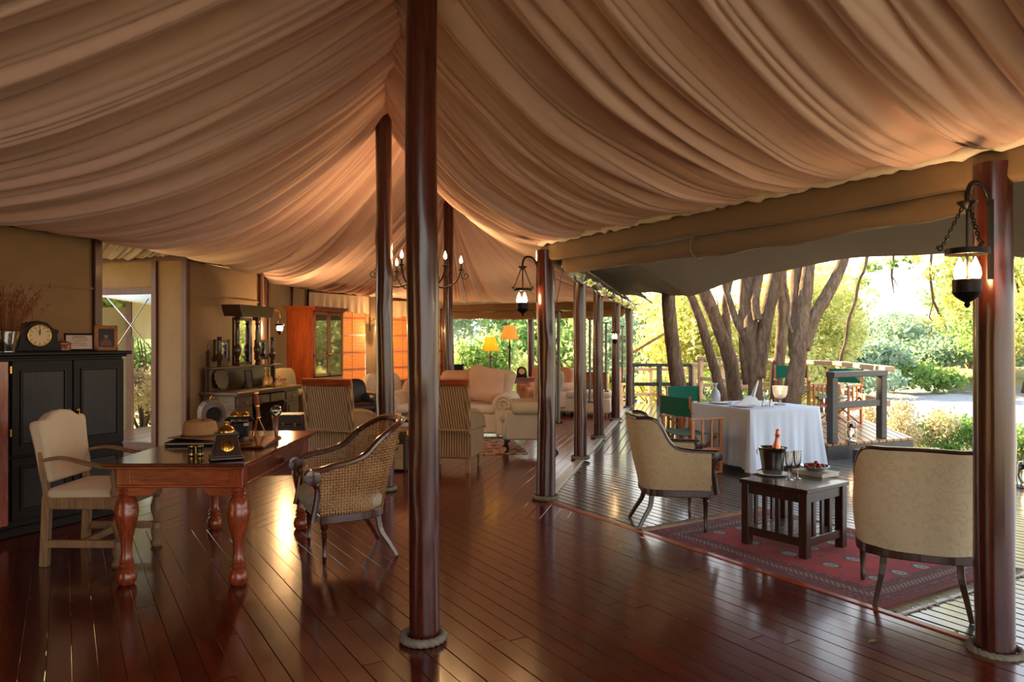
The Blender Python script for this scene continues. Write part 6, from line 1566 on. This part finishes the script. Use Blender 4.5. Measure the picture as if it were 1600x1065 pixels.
for c, d in (((0, .14, .02), (.44, .006, .03)), ((0, -.14, .02), (.44, .006, .03)), ((.22, 0, .02), (.006, .28, .03)), ((-.22, 0, .02), (.006, .28, .03))): MB().box(c, d).obj('tray_side', m_brass, t)
frame('dark framed picture leaning on the dresser top', drep(-.10, .30), dang, .20, .28, m_black, .018, plain('dark picture', srgb(60, 46, 38), .5), 'frame')
t = thing('scalloped_tray', 'dark scalloped tray leaning on the dresser back', 'tray', drep(-.62, .42, .79), dang)
MB().prism([((.17+.012*math.cos(14*a))*math.cos(a), .17+(.16+.012*math.cos(14*a))*math.sin(a)) for a in [2*PI*i/84 for i in range(84)]], -.006, .006, Matrix.Rotation(-.2, 4, 'X') @ Matrix.Rotation(PI/2, 4, 'X')).obj('plate', m_walnut, t)
t = thing('jewel_box', 'little lidded wooden box at the dresser far end', 'box', drep(.78, .30), dang)
MB().box((0, 0, .045), (.20, .14, .09), ch=.006).obj('body', m_mahog, t); MB().box((0, 0, .10), (.21, .15, .022), ch=.006).obj('lid', m_mahog, t)
# clocks and box in the sitting area
mantel_clock('small black clock on the side table under the orange lamp', (.20, 15.2, .752), 0, .95, False)
t = thing('black_case', 'black case with a brass corner on the console behind the sofa', 'case', (-1.02, 12.98, .873), .1)
MB().box((0, 0, .10), (.36, .22, .20), ch=.01).obj('body', m_black, t); MB().box((.17, -.1, .10), (.03, .03, .20), ch=.004).obj('corner_trim', m_silver, t); MB().box((0, 0, .205), (.37, .23, .02), ch=.006).obj('lid', m_black, t)
# ---------------------------------------------------------------- side table on the rug: ice bucket, bottle, flutes, book, strawberries
tc_ = Vector((2.085, 5.45)); tr_ = math.atan2(.60, .80); TZ = .473
def stp(px, py): return gnd(px, py, TZ)
pb = stp(1207, 741)
t = thing('charger_plate', 'white plate under the ice bucket', 'plate', (pb.x, pb.y, TZ))
MB().lathe([(.08, 0), (.09, .002), (.118, .010), (.120, .013), (.085, .007), (.001, .006)], 32).obj('plate', plain('white china', srgb(226, 228, 230), .15), t, smooth=1)
t = thing('ice_bucket', 'brushed steel ice bucket on the slatted table', 'bucket', (pb.x, pb.y, TZ+.012))
P = [[Vector((math.cos(a)*r_, math.sin(a)*r_, z)) for r_, z in ((.072, 0), (.075, .01), (.084, .08), (.096, .16), (.104, .192), (.110, .198))] for a in [2*PI*i/40 for i in range(41)]]
MB().shell(P, [[Vector((-math.cos(2*PI*i/40), -math.sin(2*PI*i/40), 0))]*6 for i in range(41)], .003).obj('body', plain('brushed steel', srgb(150, 146, 144), .22, 1.0, var=.05), t, smooth=1)
MB().lathe([(.070, .002), (.070, .005)], 30).obj('base', m_silver, t)
for a in (-.6, -.6+PI): MB().tube([Vector((math.cos(a)*.108, math.sin(a)*.108, .155))+Vector((math.cos(a)*.012*abs(math.sin(b)), math.sin(a)*.012*abs(math.sin(b)), .02*math.cos(b))) for b in [2*PI*i/14 for i in range(14)]], .004, 6, closed=True).obj('ring_handle', m_silver, t, smooth=2)
o = MB()
rn = random.Random(3)
for k in range(26): o.box((rn.uniform(-.055, .055), rn.uniform(-.055, .055), .13+rn.uniform(-.02, .02)), (.026, .026, .026), Matrix.Rotation(rn.uniform(0, 3), 3, Vector((rn.random(), rn.random(), 1)).normalized()))
o = o.obj('ice', glass('ice', (.95, .97, 1), .3, .15)); o.location = t.location; tag(o, 'ice heaped inside the steel bucket', 'ice', kind='stuff')
t = thing('champagne_bottle', 'sparkling wine bottle with pink foil neck in the ice bucket', 'bottle', (pb.x+.012, pb.y-.005, TZ+.024)); t.rotation_euler = (.05, .07, 0)
MB().lathe([(.001, .004), (.040, .0), (.041, .10), (.040, .155), (.030, .195), (.018, .225), (.016, .25)], 20).obj('glass_body', plain('dark green glass', srgb(30, 34, 20), .1), t, smooth=1)
MB().lathe([(.0335, .185), (.028, .205), (.0185, .235), (.0155, .262), (.0155, .282), (.018, .286), (.018, .296), (.016, .30), (.017, .318), (.012, .328), (.001, .330)], 18).obj('foil', plain('pink foil', srgb(222, 140, 120), .28, .7, bump=.3, scale=30), t, smooth=1)
for i, (px, py) in enumerate(((1233, 749), (1246, 747))):
    p = stp(px, py)
    t = thing('champagne_flute', ['champagne flute standing nearer the table edge', 'champagne flute standing nearer the book'][i], 'glass', (p.x, p.y, TZ), 0, 'champagne flutes')
    MB().lathe([(.033, 0), (.033, .002), (.010, .006), (.005, .014), (.0042, .075), (.008, .084)], 20).obj('stem', m_cr, t, smooth=1)
    P = [[Vector((math.cos(a)*r_, math.sin(a)*r_, z)) for r_, z in ((.006, .082), (.020, .098), (.026, .125), (.029, .17), (.0295, .205))] for a in [2*PI*k/24 for k in range(25)]]
    MB().shell(P, [[Vector((-math.cos(2*PI*k/24), -math.sin(2*PI*k/24), 0))]*5 for k in range(25)], .0015).obj('bowl', m_cr, t, smooth=1)
p = stp(1276, 741)
t = thing('book', 'white hardback book under the strawberry bowl', 'book', (p.x, p.y+.02, TZ), tr_-.1)
MB().box((0, 0, .014), (.205, .26, .022)).obj('pages', plain('paper', None), t)
for z in (.0015, .0265): MB().box((0, 0, z), (.215, .272, .003)).obj('cover', plain('white cover', srgb(210, 206, 200), .4), t)
MB().box((-.106, 0, .014), (.003, .272, .028)).obj('spine', plain('white cover', None), t)
bp = Vector((p.x, p.y+.03, TZ+.0285))
t = thing('fruit_bowl', 'shallow silver bowl holding strawberries on the book', 'bowl', bp)
P = [[Vector((math.cos(a)*r_, math.sin(a)*r_, z)) for r_, z in ((.04, 0), (.06, .004), (.088, .018), (.104, .032), (.110, .034))] for a in [2*PI*i/36 for i in range(37)]]
MB().shell(P, [[Vector((0, 0, 1))]*5]*37, .003).obj('bowl', m_silver, t, smooth=1); MB().lathe([(.055, 0), (.05, .004)], 28).obj('base', m_silver, t)
m_str = M('strawberry skin', lambda nt: (lambda v: (nt.set(color=nt.ramp(nt.noise(v, 30, 2), [(.4, srgb(150, 8, 14)), (.7, srgb(206, 26, 30))]), rough=.3, coat=.3), nt.bump(nt.noise(v, 260, 1), .4, .002)))(nt.coord()))
m_calyx = plain('strawberry leaf', srgb(70, 120, 40), .6)
s0 = thing('strawberry', 'strawberry', 'strawberry', (0, 0, 0), 0, 'strawberries in the silver bowl')
MB().lathe([(.001, -.020), (.007, -.016), (.013, -.006), (.016, .004), (.013, .012), (.005, .015)], 10).obj('fruit', m_str, s0, smooth=2)
mb = MB()
for k in range(5):
    a = 2*PI*k/5; mb.add([(0, 0, .0155), (math.cos(a-.35)*.008, math.sin(a-.35)*.008, .0165), (math.cos(a)*.015, math.sin(a)*.015, .014), (math.cos(a+.35)*.008, math.sin(a+.35)*.008, .0165)], [(0, 1, 2, 3)])
mb.obj('calyx', m_calyx, s0)
rn = random.Random(12); spots = [(.066*math.cos(2*PI*k/9), .066*math.sin(2*PI*k/9), .034) for k in range(9)]+[(.032*math.cos(2*PI*k/5+.3), .032*math.sin(2*PI*k/5+.3), .046) for k in range(5)]+[(.01, .005, .062)]
for i, (x, y, z) in enumerate(spots):
    o = s0 if i == 0 else dup(s0, (0, 0, 0), 0, '')
    o.location = bp+Vector((x, y, z-.008)); o.rotation_euler = (rn.uniform(-1.9, 1.9), rn.uniform(-1.2, 1.2), rn.uniform(0, 6.3)); o['label'] = 'ripe red strawberry heaped in the silver bowl'; o['group'] = 'strawberries in the silver bowl'
# ---------------------------------------------------------------- dining table settings
CZ = .724
def ctp(px, py): return gnd(px, py, CZ)
def plate(label, p, r=.13, m=None):
    t = thing('dinner_plate', label, 'plate', (p.x, p.y, CZ)); MB().lathe([(r*.6, 0), (r*.66, .002), (r*.97, .012), (r, .016), (r*.68, .008), (.001, .007)], 32).obj('plate', m or plain('white china', None), t, smooth=1)
    MB().tube([Vector((math.cos(a)*r*.97, math.sin(a)*r*.97, .015)) for a in [2*PI*i/40 for i in range(40)]], .003, 5, closed=True).obj('gilt_rim', m_brass, t, smooth=2); return t
plate('gilt rimmed plate at the near side of the dining table', Vector((2.74, 8.66, 0)))
plate('gilt rimmed plate at the left side of the dining table', Vector((2.60, 9.12, 0)))
def napkin(nt): nt.set(color=srgb(236, 238, 242), rough=.85); nt.bump(nt.noise(nt.coord(), 200, 2), .1, .002)
t = thing('folded_napkin', 'white napkin folded into a swan shape on the dining table', 'napkin', (2.86, 8.86, CZ+.002), .3)
nv = [(-.27, -.02, .004), (-.05, -.10, .0), (-.05, .10, .0), (.10, -.09, .0), (.10, .09, .0), (-.06, 0, .115), (.045, 0, .125), (.10, 0, .09), (-.13, -.012, .055), (-.03, -.05, .085), (-.03, .05, .085), (.06, -.055, .07), (.06, .055, .07)]
MB().add(nv, [(0, 1, 9, 8), (0, 8, 10, 2), (8, 9, 5), (8, 5, 10), (9, 11, 6, 5), (5, 6, 12, 10), (1, 3, 11, 9), (2, 10, 12, 4), (11, 7, 6), (6, 7, 12), (3, 7, 11), (4, 12, 7), (3, 4, 7), (0, 2, 4, 3, 1)]).obj('body', M('napkin', napkin), t, smooth=1, bevel=.006)
MB().add([(.03, -.03, .10), (.03, .03, .10), (.075, 0, .085), (.055, 0, .125), (.115, -.004, .30), (.128, 0, .285), (.115, .004, .30), (.065, -.022, .19), (.065, .022, .19), (.10, 0, .18)], [(0, 3, 7), (3, 1, 8), (0, 7, 9, 2), (1, 2, 9, 8), (7, 3, 8, 6, 4), (7, 4, 5, 9), (8, 9, 5, 6), (4, 6, 5)]).obj('point', M('napkin', None), t, smooth=0)
t = thing('frosted_carafe', 'white frosted glass carafe with a slim neck on the dining table', 'carafe', (2.57, 9.30, CZ))
MB().lathe([(.055, 0), (.062, .01), (.060, .10), (.045, .145), (.016, .175), (.013, .21), (.028, .235), (.032, .24), (.03, .245), (.001, .247)], 20).obj('body', M('frosted glass', lambda nt: nt.set(color=srgb(228, 232, 240), rough=.3, trans=.35)), t, smooth=1)
MB().lathe([(.014, .205), (.018, .21), (.014, .215)], 14).obj('collar', m_silver, t, smooth=1)
t = thing('hurricane_glass', 'frosted goblet candle holder glowing on the dining table', 'candle holder', (3.27, 8.98, CZ))
MB().lathe([(.065, 0), (.065, .006), (.02, .018), (.013, .04), (.013, .06), (.024, .075)], 22).obj('foot', m_cr, t, smooth=1)
P = [[Vector((math.cos(a)*r_, math.sin(a)*r_, z)) for r_, z in ((.022, .074), (.06, .09), (.082, .13), (.088, .18), (.092, .228))] for a in [2*PI*k/28 for k in range(29)]]
MB().shell(P, [[Vector((-math.cos(2*PI*k/28), -math.sin(2*PI*k/28), 0))]*5 for k in range(29)], .002).obj('bowl', M('frosted bowl', lambda nt: (nt.set(color=srgb(238, 236, 232), rough=.35, trans=.6, alpha=.75))), t, smooth=1)
MB().lathe([(.03, .085), (.03, .13), (.004, .132)], 16).obj('candle', plain('wax', srgb(236, 222, 196), .5), t, smooth=1)
MB().lathe([(.001, .134), (.007, .142), (.009, .152), (.005, .168), (.001, .182)], 10).obj('flame', m_flame, t, smooth=2)
plight('candle_light', (0, 0, .20), 1.2, .01, t)
def wine(label, p):
    t = thing('wine_glass', label, 'glass', (p.x, p.y, CZ)); MB().lathe([(.034, 0), (.034, .002), (.01, .006), (.0045, .015), (.004, .08), (.01, .09)], 18).obj('stem', m_cr, t, smooth=1)
    P = [[Vector((math.cos(a)*r_, math.sin(a)*r_, z)) for r_, z in ((.008, .088), (.03, .10), (.042, .13), (.040, .165), (.034, .19))] for a in [2*PI*k/20 for k in range(21)]]
    MB().shell(P, [[Vector((-math.cos(2*PI*k/20), -math.sin(2*PI*k/20), 0))]*5 for k in range(21)], .0014).obj('bowl', m_cr, t, smooth=1)
wine('wine glass left of the frosted carafe', Vector((2.44, 9.25, 0))); wine('wine glass by the swan napkin', Vector((3.04, 8.83, 0)))
for i, p in enumerate(((2.98, 8.72), (3.06, 8.70))):
    t = thing(['salt_shaker', 'pepper_shaker'][i], ['clear glass salt shaker beside the candle goblet', 'clear glass pepper shaker nearest the table front corner'][i], 'shaker', (p[0], p[1], CZ)); MB().lathe([(.02, 0), (.021, .05), (.015, .065)], 12).obj('jar', m_cr, t, smooth=1); MB().lathe([(.016, .064), (.016, .08), (.008, .09), (.001, .091)], 12).obj('cap', m_silver, t, smooth=1)
for i, (x, y, a) in enumerate(((2.88, 8.56, .35), (2.60, 8.75, 1.2))):
    t = thing('table_knife', ['silver knife right of the near plate', 'silver knife left of the near plate'][i], 'knife', (x, y, CZ+.003), a); MB().bar((-.1, 0, .003), (0, 0, .003), .010, .006, ch=.002).obj('handle', m_silver, t); MB().bar((0, 0, .003), (.11, 0, .003), .014, .0025).obj('blade', m_silver, t)
# ---------------------------------------------------------------- oil lanterns on the deck
def oil(label, p, lit=True):
    t = thing('oil_lantern', label, 'lantern', p)
    MB().lathe([(.062, 0), (.066, .01), (.062, .04), (.045, .05), (.03, .055), (.03, .07)], 20).obj('tank', m_silver, t, smooth=1)
    P = [[Vector((math.cos(a)*r_, math.sin(a)*r_, z)) for r_, z in ((.030, .07), (.046, .10), (.048, .13), (.034, .175), (.028, .19))] for a in [2*PI*k/20 for k in range(21)]]
    MB().shell(P, [[Vector((-math.cos(2*PI*k/20), -math.sin(2*PI*k/20), 0))]*5 for k in range(21)], .0015).obj('chimney', m_cr, t, smooth=1)
    MB().lathe([(.032, .19), (.034, .205), (.020, .215), (.022, .235), (.012, .245)], 16).obj('cap', m_iron, t, smooth=1)
    for s in (-1, 1): MB().tube(cat([(s*.058, 0, .03), (s*.068, 0, .10), (s*.066, 0, .20), (s*.05, 0, .262), (s*.005, 0, .272)], 5), .007, 7).obj('side_tube', m_silver, t, smooth=2)
    if lit:
        MB().lathe([(.001, .085), (.008, .095), (.010, .105), (.004, .125), (.001, .135)], 10).obj('flame', m_flame, t, smooth=2); plight('flame_light', (0, 0, .155), 1.0, .008, t)
oil('lit oil lantern on the deck right of the white tablecloth', gnd(1303, 712, -.016)); oil('oil lantern on the raised deck behind the charcoal post', gnd(1330, 691, .192), True)
oil('oil lantern at the deck edge above the tub chair', (4.90, 8.55, -.016)); oil('oil lantern at the far right edge of the deck', (5.28, 7.60, -.016))
# a fallen leaf on the floor
for i, (px, py, z) in enumerate(((1364, 1001, .003), (1494, 986, -.014))):
    p = gnd(px, py, z); mb = MB(); mb.add([(-.03, 0, 0), (0, -.012, .004), (.035, 0, .002), (0, .012, .005)], [(0, 1, 2, 3)]); o = mb.obj('fallen_leaf', plain('yellow leaf', srgb(150, 130, 50), .8)); o.location = p; o.rotation_euler = (0, 0, .3+i)
    tag(o, ['single yellow leaf fallen on the inner floor', 'small dry leaf fallen on the deck by the right pole'][i], 'leaf')

# slim rods and cords of the roll-up blinds beside the poles
for i, ((x, y), lb) in enumerate(zip(RP[:4], ('slim grey blind rod with a black knob beside the corner pole', 'slim grey blind rod beside the first pole behind the corner', 'slim grey blind rod beside the second far pole', 'slim grey blind rod beside the third far pole'))):
    t = thing('blind_rod', lb, 'rod', (x+.125, y+.04, .72))
    MB().tube([(0, 0, 0), (0, 0, 1.06)], .016, 8).obj('rod', plain('grey tube', srgb(120, 112, 100), .5), t, smooth=1)
    for z in (0, 1.06): MB().bar((-.03, 0, z), (.04, 0, z), .02, .02, ch=.004).obj('knob', m_iron, t)
tag(MB().tube([at(879, 420, 6.9), at(874, 450, 6.95), at(866, 492, 7.0)], .005, 6).obj('tie_cord', m_rope, None, smooth=2), 'pale cord hanging from the rolled canvas beside the corner pole', 'cord')
